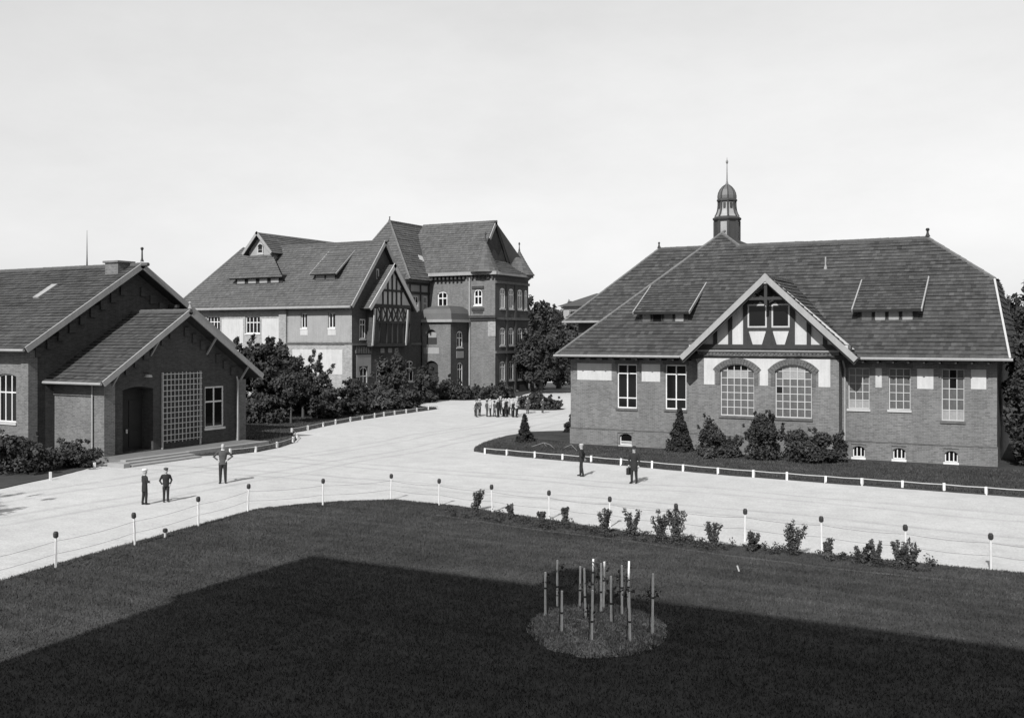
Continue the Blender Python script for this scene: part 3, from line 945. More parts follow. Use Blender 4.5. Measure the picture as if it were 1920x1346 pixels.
    shed_dormer(R_, -9.95, -6.85, 58.0, 7.36, 8.22, 60.75, 9.83, 4, glass=['glass_mid', 'glass_pale', 'glass_pale', 'glass_pale'])
    # rear wing: higher eave, hipped to the left
    wv, wz = 66.0, 7.7
    W0, W1, A = -31.7, -16.0, (-26.4, 71.3, 13.1)
    roof_face(R_, [(W0, wv, wz), (W1, wv, wz), (W1, 71.3, 13.1), A], 'tile', course=.33, tw=.28)
    roof_face(R_, [(W0, 76.6, wz), (W0, wv, wz), A], 'tile', course=.33, tw=.28)
    one('roof', 'tile', R_, lambda b: b.add([(W1, 76.6, wz), (W0, 76.6, wz), A, (W1, 71.3, 13.1)], [(0, 1, 2, 3)]))
    caps(R_, [(A, (W1, 71.3, 13.1))]); caps(R_, [((W0, wv, wz), A)], 'hip', .11)
    gutter(R_, (W0 - .1, wv - .05, wz - .02), (W1, wv - .05, wz - .02))
    one('wall', 'brick_shaded', R_, lambda b: b.box(W0 + .8, W1, wv + .8, 75.8, 0, wz + .2))
    finial(R_, (A[0], A[1], A[2] + .1), .45, .07)
    finial(R_, (-6.98, 63.5, zr + .1), .5, .07, ball=.12)
    one('vent_pipe', 'fascia', R_, lambda b: (b.tube([(-12.4, 61.6, 10.6), (-12.4, 61.6, 11.35)], .045, 8), b.lathe((-12.4, 61.6, 10.55), [(.14, 0), (.1, .15), (.05, .3)], 8)))
    one('vent_pipe', 'fascia', R_, lambda b: b.tube([(-25.0, 68.3, 10.0), (-25.0, 68.3, 10.85)], .07, 8))
    one('roof_hook', 'fascia', R_, lambda b: b.obox((-21.2, 57.5, 7.0), (-20.9, 57.75, 7.22), (0, 0, 1), .05, .3))
    # downpipes
    for a in (bl - .12, br_ + .16):
        one('downpipe', 'pipe', R_, lambda b: b.tube([(a, V - .75, 5.4), (a, V - .12, 4.9), (a, V - .12, .1), (a, V - .3, .03)], .055, 8))
    # ---- cupola
    cx, cy = -19.61, 65.8
    rot = math.pi / 8
    cup = one('cupola', 'copper', R_, lambda b: b.lathe((cx, cy, 0), [(0.800, 11.4), (0.800, 14.35)], 8, rot))
    one('cornice', 'slate_dark', cup, lambda b: b.lathe((cx, cy, 0), [(0.800, 14.2), (0.928, 14.36), (0.944, 14.45), (0.800, 14.56)], 8, rot))
    one('drum', 'copper', cup, lambda b: b.lathe((cx, cy, 0), [(0.792, 14.56), (0.672, 14.75), (0.600, 15.0), (0.568, 15.3), (0.560, 15.56)], 8, rot))
    one('cornice', 'slate_dark', cup, lambda b: b.lathe((cx, cy, 0), [(0.576, 15.5), (0.672, 15.6), (0.672, 15.68), (0.592, 15.76)], 8, rot))
    one('dome', 'dome_sheet', cup, lambda b: b.lathe((cx, cy, 0), [(0.584, 15.76), (0.592, 15.95), (0.552, 16.15), (0.464, 16.35), (0.320, 16.52), (0.176, 16.64), (0.088, 16.76), (0.044, 16.95)], 8, rot))
    one('spire', 'metal', cup, lambda b: b.lathe((cx, cy, 0), [(0.048, 16.9), (0.036, 17.4), (0.024, 18.05), (0.040, 18.08), (0.080, 18.16), (0.080, 18.24), (0.024, 18.34), (0.010, 18.5)], 10))
    for kk in range(8):
        a = rot + kk * math.pi / 4
        c_, s_ = math.cos(a), math.sin(a)
        one('rib', 'slate_dark', cup, lambda b: (b.tube([(cx + c_ * .8, cy + s_ * .8, 11.4), (cx + c_ * .8, cy + s_ * .8, 14.25)], .10, 6),
            b.tube([(cx + c_ * r_ * .8, cy + s_ * r_ * .8, z_) for r_, z_ in ((.97, 14.56), (.83, 14.76), (.74, 15.0), (.70, 15.3), (.70, 15.55))], .07, 6),
            b.tube([(cx + c_ * r_ * .8, cy + s_ * r_ * .8, z_) for r_, z_ in ((.73, 15.76), (.73, 15.95), (.68, 16.15), (.57, 16.35), (.40, 16.52), (.2, 16.66))], [.05, .05, .045, .04, .035, .03], 6)))
    for kk in range(8):
        a = kk * math.pi / 4
        c_, s_ = math.cos(a), math.sin(a)
        P = Vector((cx + c_ * .55, cy + s_ * .55, 15.3))
        one('louvre', 'slate_dark', cup, lambda b: b.obox(P + Vector((-s_ * .075, c_ * .075, .16)), P + Vector((s_ * .075, -c_ * .075, .16)), (0, 0, 1), .12, .34))
        if kk % 2 == 1:   # slate-hung diagonal faces of the base
            Q = Vector((cx + c_ * .745, cy + s_ * .745, 13.9))
            one('slate_panel', 'slate_dark', cup, lambda b: b.obox(Q + Vector((-s_ * .24, c_ * .24, .3)), Q + Vector((s_ * .24, -c_ * .24, .3)), (0, 0, 1), .06, 2.4))
    return R_
pavilion()

# ------------------------------------------------------------------ the gabled brick house on the left
def gabled_house():
    R_ = thing('gabled_brick_house', 'brick house with shaded front, two stepped tiled gables, trellis and entrance steps', 'building', (-46, 42, 0))
    # ---- main body
    U = -48.6; v0, v1 = 35.2, 49.0
    rz, rv = 10.85, 42.1; ez = 5.95; e0, e1 = 34.4, 49.8; vg = -47.8; back = -74.0
    wz = 6.35
    ww = (-51.2, -49.62, 1.98, 4.5)
    w2 = (-55.0, -53.4, 1.98, 4.5)
    wall(R_, 'v', v0, [(back, 0), (U, 0), (U, wz), (back, wz)], [arch(*ww, .12), arch(*w2, .12)], .24)
    wall(R_, 'u', U, [(v0, 0), (v1, 0), (v1, 6.3), (rv, rz - .25), (v0, 6.3)], [], m='brick_shaded')
    one('wall', 'brick_shaded', R_, lambda b: b.quad((U, v1, 0), (back, v1, 0), (back, v1, wz), (U, v1, wz)))
    for w in (ww, w2):
        window(R_, 'v', v0, *w, .12, cols=3, rows=(3.6,), fw=.08, bw_=.07, glass='glass_dark', sill_m='offwhite', inset=.12)
    one('corner_pilaster', 'brick', R_, lambda b: (b.box(U - .55, U + .06, v0 - .06, v0 + .5, 0, 5.9)))
    roof_face(R_, [(back, e0, ez), (vg, e0, ez), (vg, rv, rz), (back, rv, rz)], 'tile', course=.3, tw=.25)
    roof_face(R_, [(vg, e1, ez), (back, e1, ez), (back, rv, rz), (vg, rv, rz)], 'tile', course=.3, tw=.25)
    caps(R_, [((back, rv, rz), (vg, rv, rz))])
    for e in (e0, e1):
        bar(R_, (vg + .03, e, ez + .12), (vg + .03, rv, rz + .14), (0, 0, 1), .09, .32, 'fascia', 'verge_board')
    gutter(R_, (back, e0 - .06, ez - .05), (vg, e0 - .06, ez - .05))
    # stepped brick corbels following the gable
    for s_, e in ((1, v0), (-1, v1)):
        for k in range(9):
            v = e + s_ * (.35 + k * .70); z = 6.05 + (.35 + k * .70) * .63
            one('corbel', 'brick_shaded', R_, lambda b: b.box(U, U + .14, min(v, v + s_ * .42), max(v, v + s_ * .42), z - .75, z - .22))
    # purlin ends and knee braces
    for v, z in ((36.6, 6.75), (39.3, 8.5), (44.9, 8.5), (47.6, 6.75)):
        one('purlin_end', 'timber', R_, lambda b: b.box(U, vg - .02, v - .09, v + .09, z - .1, z + .08))
    for v, z in ((45.4, 8.2),):
        one('knee_brace', 'fascia', R_, lambda b: b.obox((U + .02, v, z - .75), (vg - .1, v, z + .05), (0, 1, 0), .1, .1))
    one('chimney', 'brick', R_, lambda b: (b.box(-49.9, -48.8, 41.2, 42.3, 10.0, 10.98), b.box(-50.0, -48.7, 41.1, 42.4, 10.983, 11.1)))
    finial(R_, (vg + .0, rv, rz + .2), .85, .05, ball=.10)
    one('lightning_rod', 'dark_metal', R_, lambda b: b.tube([(-52.6, rv, rz), (-52.6, rv, rz + .75), (-52.6, rv, rz + 2.3)], [.05, .03, .008], 6))
    one('roof_light', 'fascia', R_, lambda b: b.obox((-53.1, 38.9, 8.95), (-53.1, 40.2, 9.78), (0, -.5, .8), .5, .12))
    # ---- front wing with entrance
    F = -44.7; f0, f1 = 36.8, 47.2; frz, frv = 8.07, 42.1; fez = 4.18; fe0, fe1 = 36.05, 48.15; fg = -43.9
    slope = (frz - fez) / (frv - fe0)
    door = (38.05, 40.15, 0.32, 3.72); win = (44.02, 45.58, 1.2, 3.66)
    gtop = lambda v: frz - abs(v - frv) * slope - .2
    wall(R_, 'u', F, [(f0, 0), (f1, 0), (f1, gtop(f1)), (frv, gtop(frv)), (f0, gtop(f0))], [arch(*door, .16), arch(*win)], .95, m='brick_shaded')
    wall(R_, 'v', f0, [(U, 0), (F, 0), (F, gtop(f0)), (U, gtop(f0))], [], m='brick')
    one('wall', 'brick_shaded', R_, lambda b: b.quad((F, f1, 0), (U, f1, 0), (U, f1, 4.4), (F, f1, 4.4)))
    # corner piers
    one('corner_pier', 'brick', R_, lambda b: b.box(F - .62, F + .16, f0 - .08, f0 + .62, 0, 4.15))
    one('corner_pier', 'brick', R_, lambda b: b.box(F - .3, F + .16, f1 - .62, f1 + .08, 0, 4.0))
    one('cornice', 'brick_trim', R_, lambda b: b.box(U, F - .65, f0 - .09, f0, 3.45, 4.1))
    # door leaves in the deep arch
    dr = one('door', 'door', R_, lambda b: prism(b, 'u', F, arch(*door, .16), .88, .94))
    one('panel', 'door', dr, lambda b: [abox(b, 'u', F, a, a + .75, z, z + h_, .84, .88) for a in (38.25, 39.2) for z, h_ in ((.5, .9), (1.6, 1.5))])
    one('handle', 'white', dr, lambda b: b.tube([(F - .8, 39.0, 1.28), (F - .8, 39.0, 1.5)], .06, 8))
    window(R_, 'u', F, *win, cols=2, rows=(2.75,), fw=.10, bw_=.09, glass='glass_dark', frame='white', sill_m='white', inset=.06)
    one('lamp', 'offwhite', R_, lambda b: b.lathe((F + .35, 39.5, 4.42), [(.05, .12), (.16, .1), (.22, 0), (.2, -.03)], 10))
    one('lamp_arm', 'dark_metal', R_, lambda b: b.tube([(F, 39.5, 4.62), (F + .35, 39.5, 4.6), (F + .35, 39.5, 4.5)], .018, 6))
    # trellis: each lath a piece
    t0, t1, tz0, tz1 = 40.75, 43.6, .62, 4.58
    tl = thing('climbing_trellis', 'pale wooden lattice trellis fixed to the dark gable wall beside the door', 'trellis', (F + .1, 42.2, .3))
    for k in range(11):
        v = t0 + (t1 - t0) * k / 10
        one('lath', 'stake', tl, lambda b: b.box(F + .11, F + .135, v - .022, v + .022, tz0 + random.uniform(-.05, .05), tz1 + random.uniform(-.04, .04)))
    for k in range(13):
        z = tz0 + .12 + (tz1 - tz0 - .2) * k / 12
        one('lath', 'stake', tl, lambda b: b.box(F + .136, F + .158, t0 - .06, t1 + .06, z - .022, z + .022))
    for v in (t0, t1):
        one('post', 'stake', tl, lambda b: b.box(F + .02, F + .108, v - .035, v + .035, .3, tz1 + .03))
    # roof of the wing
    roof_face(R_, [(U - 1.4, fe0, fez), (fg, fe0, fez), (fg, frv, frz), (U - 1.4, frv, frz)], 'tile', course=.3, tw=.25)
    roof_face(R_, [(fg, fe1, fez), (U - 1.4, fe1, fez), (U - 1.4, frv, frz), (fg, frv, frz)], 'tile', course=.3, tw=.25)
    caps(R_, [((U - .1, frv, frz), (fg, frv, frz))])
    for e in (fe0, fe1):
        bar(R_, (fg + .03, e, fez + .10), (fg + .03, frv, frz + .14), (0, 0, 1), .09, .30, 'fascia', 'verge_board')
    gutter(R_, (U + .1, fe0 - .05, fez - .03), (fg, fe0 - .05, fez - .03))
    finial(R_, (fg, frv, frz + .15), .42, .06, 'fascia', .1)
    for v, z in ((44.2, gtop(44.2)), (46.9, gtop(46.9)), (40.0, gtop(40.0)), (37.3, gtop(37.3))):
        one('knee_brace', 'fascia', R_, lambda b: b.obox((F + .02, v, z - .95), (fg - .02, v, z + .02), (0, 1, 0), .09, .09))
        one('purlin_end', 'timber', R_, lambda b: b.box(F, fg + .0, v - .08, v + .08, z - .02, z + .14))
    for s_, e in ((1, f0), (-1, f1)):
        for k in range(7):
            v = e + s_ * (.75 + k * .62); z = gtop(v)
            one('corbel', 'brick_shaded', R_, lambda b: b.box(F, F + .12, min(v, v + s_ * .36), max(v, v + s_ * .36), z - .8, z - .3))
    # terrace and steps
    one('terrace', 'stone_dark', R_, lambda b: b.box(F - .3, -42.7, 36.3, 47.0, 0, .27))
    one('kerb_stone', 'stone', R_, lambda b: b.box(-42.69, -42.4, 40.6, 47.0, 0, .29))
    for k in range(3):
        one('step', 'stone', R_, lambda b: b.box(-42.69 + .001, -42.3 + k * .42, 36.2 - k * .15, 40.5 + k * .05, 0, .285 - k * .09 - .004))
    one('kerb_stone', 'stone', R_, lambda b: b.box(-42.7, -41.5, 35.4, 35.8, 0, .22))
    # downpipe
    one('downpipe', 'pipe', R_, lambda b: b.tube([(F + .2, f1 - .75, 4.2), (F + .24, f1 - .7, 3.9), (F + .24, f1 - .7, .1)], .05, 8))
    one('downpipe', 'pipe', R_, lambda b: b.tube([(F - .75, f0 - .1, 4.1), (F - .75, f0 - .1, .1)], .05, 8))
    return R_
gabled_house()

# ------------------------------------------------------------------ the large house in the middle distance
def great_house():
    R_ = thing('great_brick_house', 'large many-gabled brick house with half-timbered bay, turreted tower block and arched entrance', 'building', (-66, 95, 0))
    far = dict(course=.34, tw=.28, lift=.045)
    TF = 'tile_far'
    # ===== wing A
    U, V = -64.6, 84.0
    uw = -89.0
    ez = 9.7; k = 1.2
    e0, rv = 83.2, 89.2; rz = ez + k * (rv - e0); e1 = 95.2; ug = -64.1
    w1 = (-85.0, -83.0, 7.1, 8.95); w2 = (-79.2, -77.1, 7.0, 8.9); w3 = (-71.35, -70.5, 7.55, 9.15); w4 = (-67.65, -66.75, 7.55, 9.15)
    wl1 = (-84.6, -83.2, 1.6, 3.7); wl2 = (-78.8, -77.4, 1.6, 3.7)
    wall(R_, 'v', V, [(uw, 0), (U, 0), (U, 9.6), (uw, 9.6)], [arch(*w) for w in (w1, w2, w3, w4, wl1, wl2)], .2, m='brick_pale')
    for w in (w1, w2):
        window(R_, 'v', V, *w, cols=4, rows=(w[2] + 1.2,), fw=.10, bw_=.09, glass='glass_dark', sill_m='white')
    for w in (w3, w4):
        window(R_, 'v', V, *w, cols=2, rows=(), fw=.10, bw_=.1, glass='glass_dark', sill_m='white')
        one('plaster_field', 'plaster', R_, lambda b: abox(b, 'v', V, w[0] - .05, w[1] + .1, w[2] - .75, w[2] - .15, -.03, .03))
    for w in (wl1, wl2):
        window(R_, 'v', V, *w, cols=2, rows=(3.0,), fw=.1, bw_=.09)
    one('plaster_field', 'plaster_grey', R_, lambda b: (abox(b, 'v', V, -73.0, -71.4, 6.15, 9.3, -.02, .03), abox(b, 'v', V, -70.45, -67.7, 6.15, 9.3, -.02, .03), abox(b, 'v', V, -66.7, -64.75, 6.15, 9.3, -.02, .03), abox(b, 'v', V, -71.4, -70.45, 6.15, 6.78, -.02, .03), abox(b, 'v', V, -67.7, -66.7, 6.15, 6.78, -.02, .03)))
    one('plaster_field', 'plaster', R_, lambda b: abox(b, 'v', V, -72.5, -65.8, 2.72, 5.3, -.02, .03))
    for a0, a1 in ((-82.7, -79.5), (-76.8, -74.3)):
        one('plaster_field', 'plaster', R_, lambda b: abox(b, 'v', V, a0, a1, 4.2, 8.6, -.02, .03))
    one('string_course', 'brick_trim', R_, lambda b: abox(b, 'v', V, -73.2, U + .1, 5.85, 6.05, -.12, .03))
    one('pilaster', 'brick_pale', R_, lambda b: abox(b, 'v', V, -74.2, -73.2, 0, 9.55, -.25, .03))
    one('quoin_strip', 'brick_pale', R_, lambda b: abox(b, 'v', V, U - .9, U + .06, 0, 5.84, -.06, .03))
    gut = gutter(R_, (uw - .7, e0 - .08, ez - .02), (ug, e0 - .08, ez - .02), r=.13)
    # gable wall of wing A, facing the drive
    gtop = lambda v: rz - abs(v - rv) * k - .35
    gw1 = (85.35, 86.35, 6.4, 8.5); ga = (85.3, 86.7, .6, 3.0)
    gl = [(88.3, 89.4, .9, 3.0), (91.0, 92.0, .9, 3.2), (93.8, 95.3, 1.6, 3.7)]
    gtw = (88.3, 88.8, 12.8, 13.9); gtw2 = (89.4, 89.9, 12.8, 13.9)
    wall(R_, 'u', U, [(V, 0), (96.8, 0), (96.8, gtop(95.0)), (95.0, gtop(95.0)), (rv, gtop(rv)), (V, gtop(V))], [arch(*gw1), arch(*ga, .5)] + [arch(*g, .25) for g in gl] + [arch(*gtw), arch(*gtw2)], .2, m='brick_shaded')
    window(R_, 'u', U, *gw1, cols=2, rows=(7.9,), fw=.13, bw_=.1, glass='glass_dark', inset=.04)
    window(R_, 'u', U, *ga, .5, cols=2, rows=(2.5,), fw=.13, bw_=.1, glass='glass_dark', inset=.04)
    for g in gl:
        window(R_, 'u', U, *g, .25, cols=2, rows=(g[2] + 1.5,), fw=.12, bw_=.1, glass='glass_dark', inset=.04)
    for g in (gtw, gtw2):
        window(R_, 'u', U, *g, cols=1, rows=(), fw=.1, glass='glass_mid', sill=False, inset=.04)
    one('plaster_field', 'plaster_grey', R_, lambda b: (abox(b, 'u', U, 84.8, 87.3, 3.55, 4.75, -.03, .03), abox(b, 'u', U, 84.8, 85.25, 2.4, 3.55, -.03, .03), abox(b, 'u', U, 86.75, 87.3, 2.4, 3.55, -.03, .03)))
    for a in (89.0, 90.4, 91.6):
        one('plaster_field', 'plaster_grey', R_, lambda b: abox(b, 'u', U, a, a + .7, 4.9, 5.4, -.03, .03))
    one('string_course', 'brick_trim', R_, lambda b: abox(b, 'u', U, V, 96.8, 5.72, 5.95, -.14, .03))
    one('balcony_rail', 'brick_trim', R_, lambda b: [abox(b, 'u', U, 84.6 + .42 * q, 84.85 + .42 * q, 4.9, 5.6, -.1, .03) for q in range(7)])
    # roof A
    hipu = uw - .7 + 5.2
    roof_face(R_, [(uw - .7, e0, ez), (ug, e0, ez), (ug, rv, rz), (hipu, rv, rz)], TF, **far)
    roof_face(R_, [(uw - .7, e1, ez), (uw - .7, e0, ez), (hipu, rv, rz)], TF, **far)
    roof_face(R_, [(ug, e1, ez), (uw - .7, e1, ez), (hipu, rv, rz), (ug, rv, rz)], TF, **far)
    caps(R_, [((hipu, rv, rz), (ug, rv, rz))], r=.16); caps(R_, [((uw - .7, e0, ez), (hipu, rv, rz))], 'hip', .15)
    for e in (e0, e1):
        bar(R_, (ug + .05, e, ez + .12), (ug + .05, rv, rz + .16), (0, 0, 1), .12, .36, 'fascia', 'verge_board')
    # cross gablet with arched window, above a long shed dormer
    cu, cf, ch, cr = -80.0, 87.3, 16.0, 18.4
    hw = 1.75
    gb = one('gablet', 'plaster_grey', R_, lambda b: (b.add([(cu - hw, cf, 13.6), (cu + hw, cf, 13.6), (cu + hw, cf, ch + .5), (cu, cf, cr - .2), (cu - hw, cf, ch + .5)], [(0, 1, 2, 3, 4)]),
        b.quad((cu + hw, cf, 13.2), (cu + hw, 90, 13.2), (cu + hw, 90, ch + .4), (cu + hw, cf, ch + .4)), b.quad((cu - hw, 90, 13.2), (cu - hw, cf, 13.2), (cu - hw, cf, ch + .4), (cu - hw, 90, ch + .4))))
    window(R_, 'v', cf, cu - .42, cu + .42, 16.05, 16.85, .4, cols=1, rows=(16.5,), fw=.12, inset=-.1, glass='glass_dark', frame='offwhite')
    roof_face(R_, [(cu - hw - .5, 101, ch), (cu - hw - .5, cf - .6, ch), (cu, cf - .6, cr), (cu, 101, cr)], TF, **far)
    roof_face(R_, [(cu + hw + .5, cf - .6, ch), (cu + hw + .5, 101, ch), (cu, 101, cr), (cu, cf - .6, cr)], TF, **far)
    for s_ in (-1, 1):
        bar(R_, (cu + s_ * (hw + .5), cf - .66, ch + .1), (cu, cf - .66, cr + .14), (0, 0, 1), .1, .3, 'fascia', 'verge_board')
    one('wall', 'brick_pale', R_, lambda b: b.box(-86, -74, 95, 100.5, 0, 10))
    roof_face(R_, [(-82.6, 85.0, 13.15), (-74.8, 85.0, 13.15), (cu + hw, cf, 15.85), (cu - hw, cf, 15.85)], TF, **far)
    one('dormer', 'timber', R_, lambda b: b.box(-82.1, -75.2, 85.5, 87.0, 12.0, 13.45))
    for q in range(4):
        a = -81.8 + q * 1.65
        wd = one('window', 'timber', R_, lambda b: abox(b, 'v', 85.5, a - .08, a + 1.25, 12.5, 13.2, -.04, .02))
        pn = link('pane', pane_mesh('glass_pale'), wd); pn.location = (a + .58, 85.45, 12.85); pn.scale = (1.1, .03, .52)
    shed_dormer(R_, -70.9, -67.8, 85.65, 12.65, 13.6, 88.35, 15.85, 2, TF, ['glass_mid'], over=.5, course=.42)
    # half-timbered bay in front of the gable
    bu = -63.8; b0, b1 = 86.5, 93.5; bz0, bz1 = 5.6, 9.75; ba, bz = 90.0, 14.4
    one('bay_wall', 'brick_shaded', R_, lambda b: b.box(U, bu, b0, b1, bz0, bz1 + .3))
    one('bay_gable', 'plaster', R_, lambda b: prism(b, 'u', bu, [(b0, bz1 + .3), (b1, bz1 + .3), (ba, bz - .4)], -.001, .2))
    def tb(pts, d0=-.10, d1=.02, m='timber', nm='beam'):
        q = MB(); prism(q, 'u', bu, pts, d0, d1); q.build(nm, m, R_)
    for z, h_ in ((5.6, .35), (8.05, .25), (9.75, .35), (11.5, .22)):
        w_ = 3.5 if z < 10 else 3.5 * (bz - .4 - z) / 4.0
        tb([(ba - w_, z), (ba + w_, z), (ba + w_, z + h_), (ba - w_, z + h_)], -.13)
    for v in (86.6, 87.9, 89.0, 90.0, 91.0, 92.1, 93.4):
        tb([(v - .12, 5.95), (v + .12, 5.95), (v + .12, 9.75), (v - .12, 9.75)])
    for v, zt in ((88.3, 12.0), (89.2, 13.0), (90.0, 13.9), (90.8, 13.0), (91.7, 12.0)):
        tb([(v - .1, 10.1), (v + .1, 10.1), (v + .1, zt), (v - .1, zt)])
    for q in range(6):
        one('infill_panel', 'plaster', R_, lambda b: abox(b, 'u', bu, 87.35 + q * .95, 88.15 + q * .95, 8.32, 9.72, -.02, .05))
    for q in range(6):   # lozenge bracing under the gable
        v = 87.3 + q * .95
        tb([(v, 8.3), (v + .16, 8.3), (v + .96, 9.75), (v + .80, 9.75)], -.085)
        tb([(v + .80, 8.3), (v + .96, 8.3), (v + .16, 9.75), (v, 9.75)], -.075)
    one('loggia_dark_slab', 'door', R_, lambda b: abox(b, 'u', bu, 88.1, 91.9, 6.0, 8.0, -.06, .05))  # dark slab, its colour stands in for the shaded depth of the loggia
    for v in (89.0, 90.0, 91.0):
        one('mullion', 'timber', R_, lambda b: abox(b, 'u', bu, v - .08, v + .08, 5.98, 8.02, -.14, .05))
    for v in (b0 - .02, 92.6):   # pale splayed struts at both ends
        one('strut', 'offwhite', R_, lambda b: b.obox((bu + .12, v, 5.7), (bu + .35, v + .1, 9.6), (0, 1, 0), .1, .24))
    be0, be1, bez = 85.4, 94.6, 9.55
    ks = (bz - bez) / (ba - be0)
    roof_face(R_, [(U - 1, be0, bez), (bu + .35, be0, bez), (bu + .35, ba, bz), (U - 1, ba, bz)], TF, **far)
    roof_face(R_, [(bu + .35, be1, bez), (U - 1, be1, bez), (U - 1, ba, bz), (bu + .35, ba, bz)], TF, **far)
    for e in (be0, be1):
        bar(R_, (bu + .4, e, bez + .12), (bu + .4, ba, bz + .16), (0, 0, 1), .12, .42, 'offwhite', 'verge_board')
    # ===== block B with ridge away from the viewer
    bx = -66.6
    wall(R_, 'u', bx, [(95.0, 0), (102, 0), (102, 13.88), (95.0, 13.88)], [arch(98.2, 99.3, 9.2, 11.4), arch(100.4, 101.2, 9.2, 11.4)], .2, m='plaster_grey')
    for a, a_ in ((98.2, 99.3), (100.4, 101.2)):
        window(R_, 'u', bx, a, a_, 9.2, 11.4, cols=2, rows=(10.6,), fw=.12, bw_=.1, inset=.04, glass='glass_dark')
    for v in (96.6, 97.5, 99.7, 101.4):
        one('beam', 'timber', R_, lambda b: abox(b, 'u', bx, v - .13, v + .13, 8.3, 12.7, -.08, .02))
    for z in (8.0, 11.6, 12.7):
        one('beam', 'timber', R_, lambda b: abox(b, 'u', bx, 96.6, 101.6, z, z + .3, -.11, .02))
    one('wall', 'brick_pale', R_, lambda b: b.quad((-75.4, 97.2, 0), (bx, 97.2, 0), (bx, 97.2, 14.2), (-75.4, 97.2, 14.2)))
    be = -65.9; bw2 = -76.2; bzz = 13.25; ap = (-71.0, 99.7, 20.45)
    roof_face(R_, [(be, 96.5, bzz), (be, 107.5, bzz), (-71.0, 108.0, 20.45), ap], TF, **far)
    roof_face(R_, [(bw2, 96.5, bzz), (be, 96.5, bzz), ap], TF, **far)
    one('roof', TF, R_, lambda b: b.add([(bw2, 107.5, bzz), (bw2, 96.5, bzz), ap, (-71.0, 108.0, 20.45)], [(0, 1, 2, 3)]))
    caps(R_, [(ap, (-71.0, 108, 20.45))], r=.16); caps(R_, [((be, 96.5, bzz), ap)], 'hip', .17); caps(R_, [((bw2, 96.5, bzz), ap)], 'hip', .15)
    finial(R_, (ap[0], ap[1], ap[2]), .6, .07)
    one('roof_light', 'plaster', R_, lambda b: b.obox((-67.6, 101.6, 15.75), (-68.0, 101.8, 16.4), (.7, 0, .6), .75, .12))
    # ===== tower block C
    cv, cl, cr_ = 101.6, -66.6, -57.37; ct = 14.0; cb = 109.5
    pl = -61.5
    cw1 = (-65.4, -64.05, 10.2, 11.75)
    wall(R_, 'v', cv, [(cl, 0), (pl, 0), (pl, ct), (cl, ct)], [arch(*cw1, .25)], .2, m='brick')
    window(R_, 'v', cv, *cw1, .25, cols=2, rows=(11.2,), fw=.14, bw_=.13, glass='glass_dark', sill_m='white', inset=.05)
    cw2 = (-60.2, -59.1, 10.3, 11.85)
    cf2 = cv - .3
    wall(R_, 'v', cf2, [(pl, 0), (cr_, 0), (cr_, ct), (pl, ct)], [arch(*cw2, .3)], .2, m='brick')
    window(R_, 'v', cf2, *cw2, .3, cols=2, rows=(11.3,), fw=.14, bw_=.13, glass='glass_dark', sill_m='white', inset=.05)
    one('wall', 'brick', R_, lambda b: b.quad((pl, cv, 0), (pl, cf2, 0), (pl, cf2, ct), (pl, cv, ct)))
    one('hood_mould', 'brick_glazed', R_, lambda b: abox(b, 'v', cf2, -60.45, -58.85, 12.2, 12.5, -.12, .02))
    one('apron_panel', 'brick_glazed', R_, lambda b: abox(b, 'v', cf2, -60.5, -58.8, 9.68, 10.0, -.12, .02))
    one('apron_panel', 'brick_glazed', R_, lambda b: abox(b, 'v', cf2, -60.3, -59.0, 9.35, 9.62, -.06, .02))
    one('corbel_band', 'brick_glazed', R_, lambda b: abox(b, 'v', cf2, -61.0, cr_ + .1, 8.5, 8.8, -.16, .02))
    one('corbel_band', 'brick_glazed', R_, lambda b: abox(b, 'v', cf2, -61.0, cr_ + .2, 8.803, 9.1, -.34, .02))
    one('quoin_strip', 'brick_pale', R_, lambda b: abox(b, 'v', cf2, -58.3, cr_ + .05, 6.7, 8.4, -.05, .02))
    # side towards the drive
    sw = []
    for z0, z1 in ((1.5, 3.6), (5.6, 7.5), (9.9, 12.1)):
        for v in (102.4, 104.5, 106.7, 108.5):
            sw.append((v, v + (1.25 if v < 108 else .75), z0, z1))
    wall(R_, 'u', cr_, [(cf2, 0), (cb, 0), (cb, ct), (cf2, ct)], [arch(*w, .2) for w in sw], .2, m='brick_shaded')
    for w in sw:
        window(R_, 'u', cr_, *w, .2, cols=2, rows=(w[3] - .5,), fw=.16, bw_=.12, glass='glass_mid', inset=.03, frame='white')
    for z in (4.7, 8.6, 12.8):
        one('string_course', 'brick_trim', R_, lambda b: abox(b, 'u', cr_, cf2 + .01, cb + .1, z, z + .3, -.16, .02))
    for v in (104.0, 106.15):
        one('pilaster', 'brick_shaded', R_, lambda b: abox(b, 'u', cr_, v - .2, v + .2, 0, 12.79, -.1, .02))
    one('wall', 'brick_shaded', R_, lambda b: b.quad((cr_, cb, 0), (cl - 4, cb, 0), (cl - 4, cb, ct), (cr_, cb, ct)))
    one('cornice', 'fascia', R_, lambda b: b.box(cl + .4, cr_ + .45, cv - .85, cv - .29, 13.78, 14.15))
    one('dentils', 'brick_glazed', R_, lambda b: [b.box(cl + .6 + q * .55, cl + .85 + q * .55, cf2 - .3, cv + .02, 13.35, 13.77) for q in range(16)])['kind'] = 'stuff'
    one('cornice', 'fascia', R_, lambda b: b.box(cr_ - .1, cr_ + .5, cv - .28, cb + .4, 13.78, 14.1))
    rv2, rz2 = 105.5, 20.4; gu = -59.7
    roof_face(R_, [(cl - 4, cv - .8, 14.05), (cr_ + .4, cv - .8, 14.05), (gu, 103.2, 17.4), (gu, rv2, rz2), (-70.0, rv2, rz2)], TF, **far)
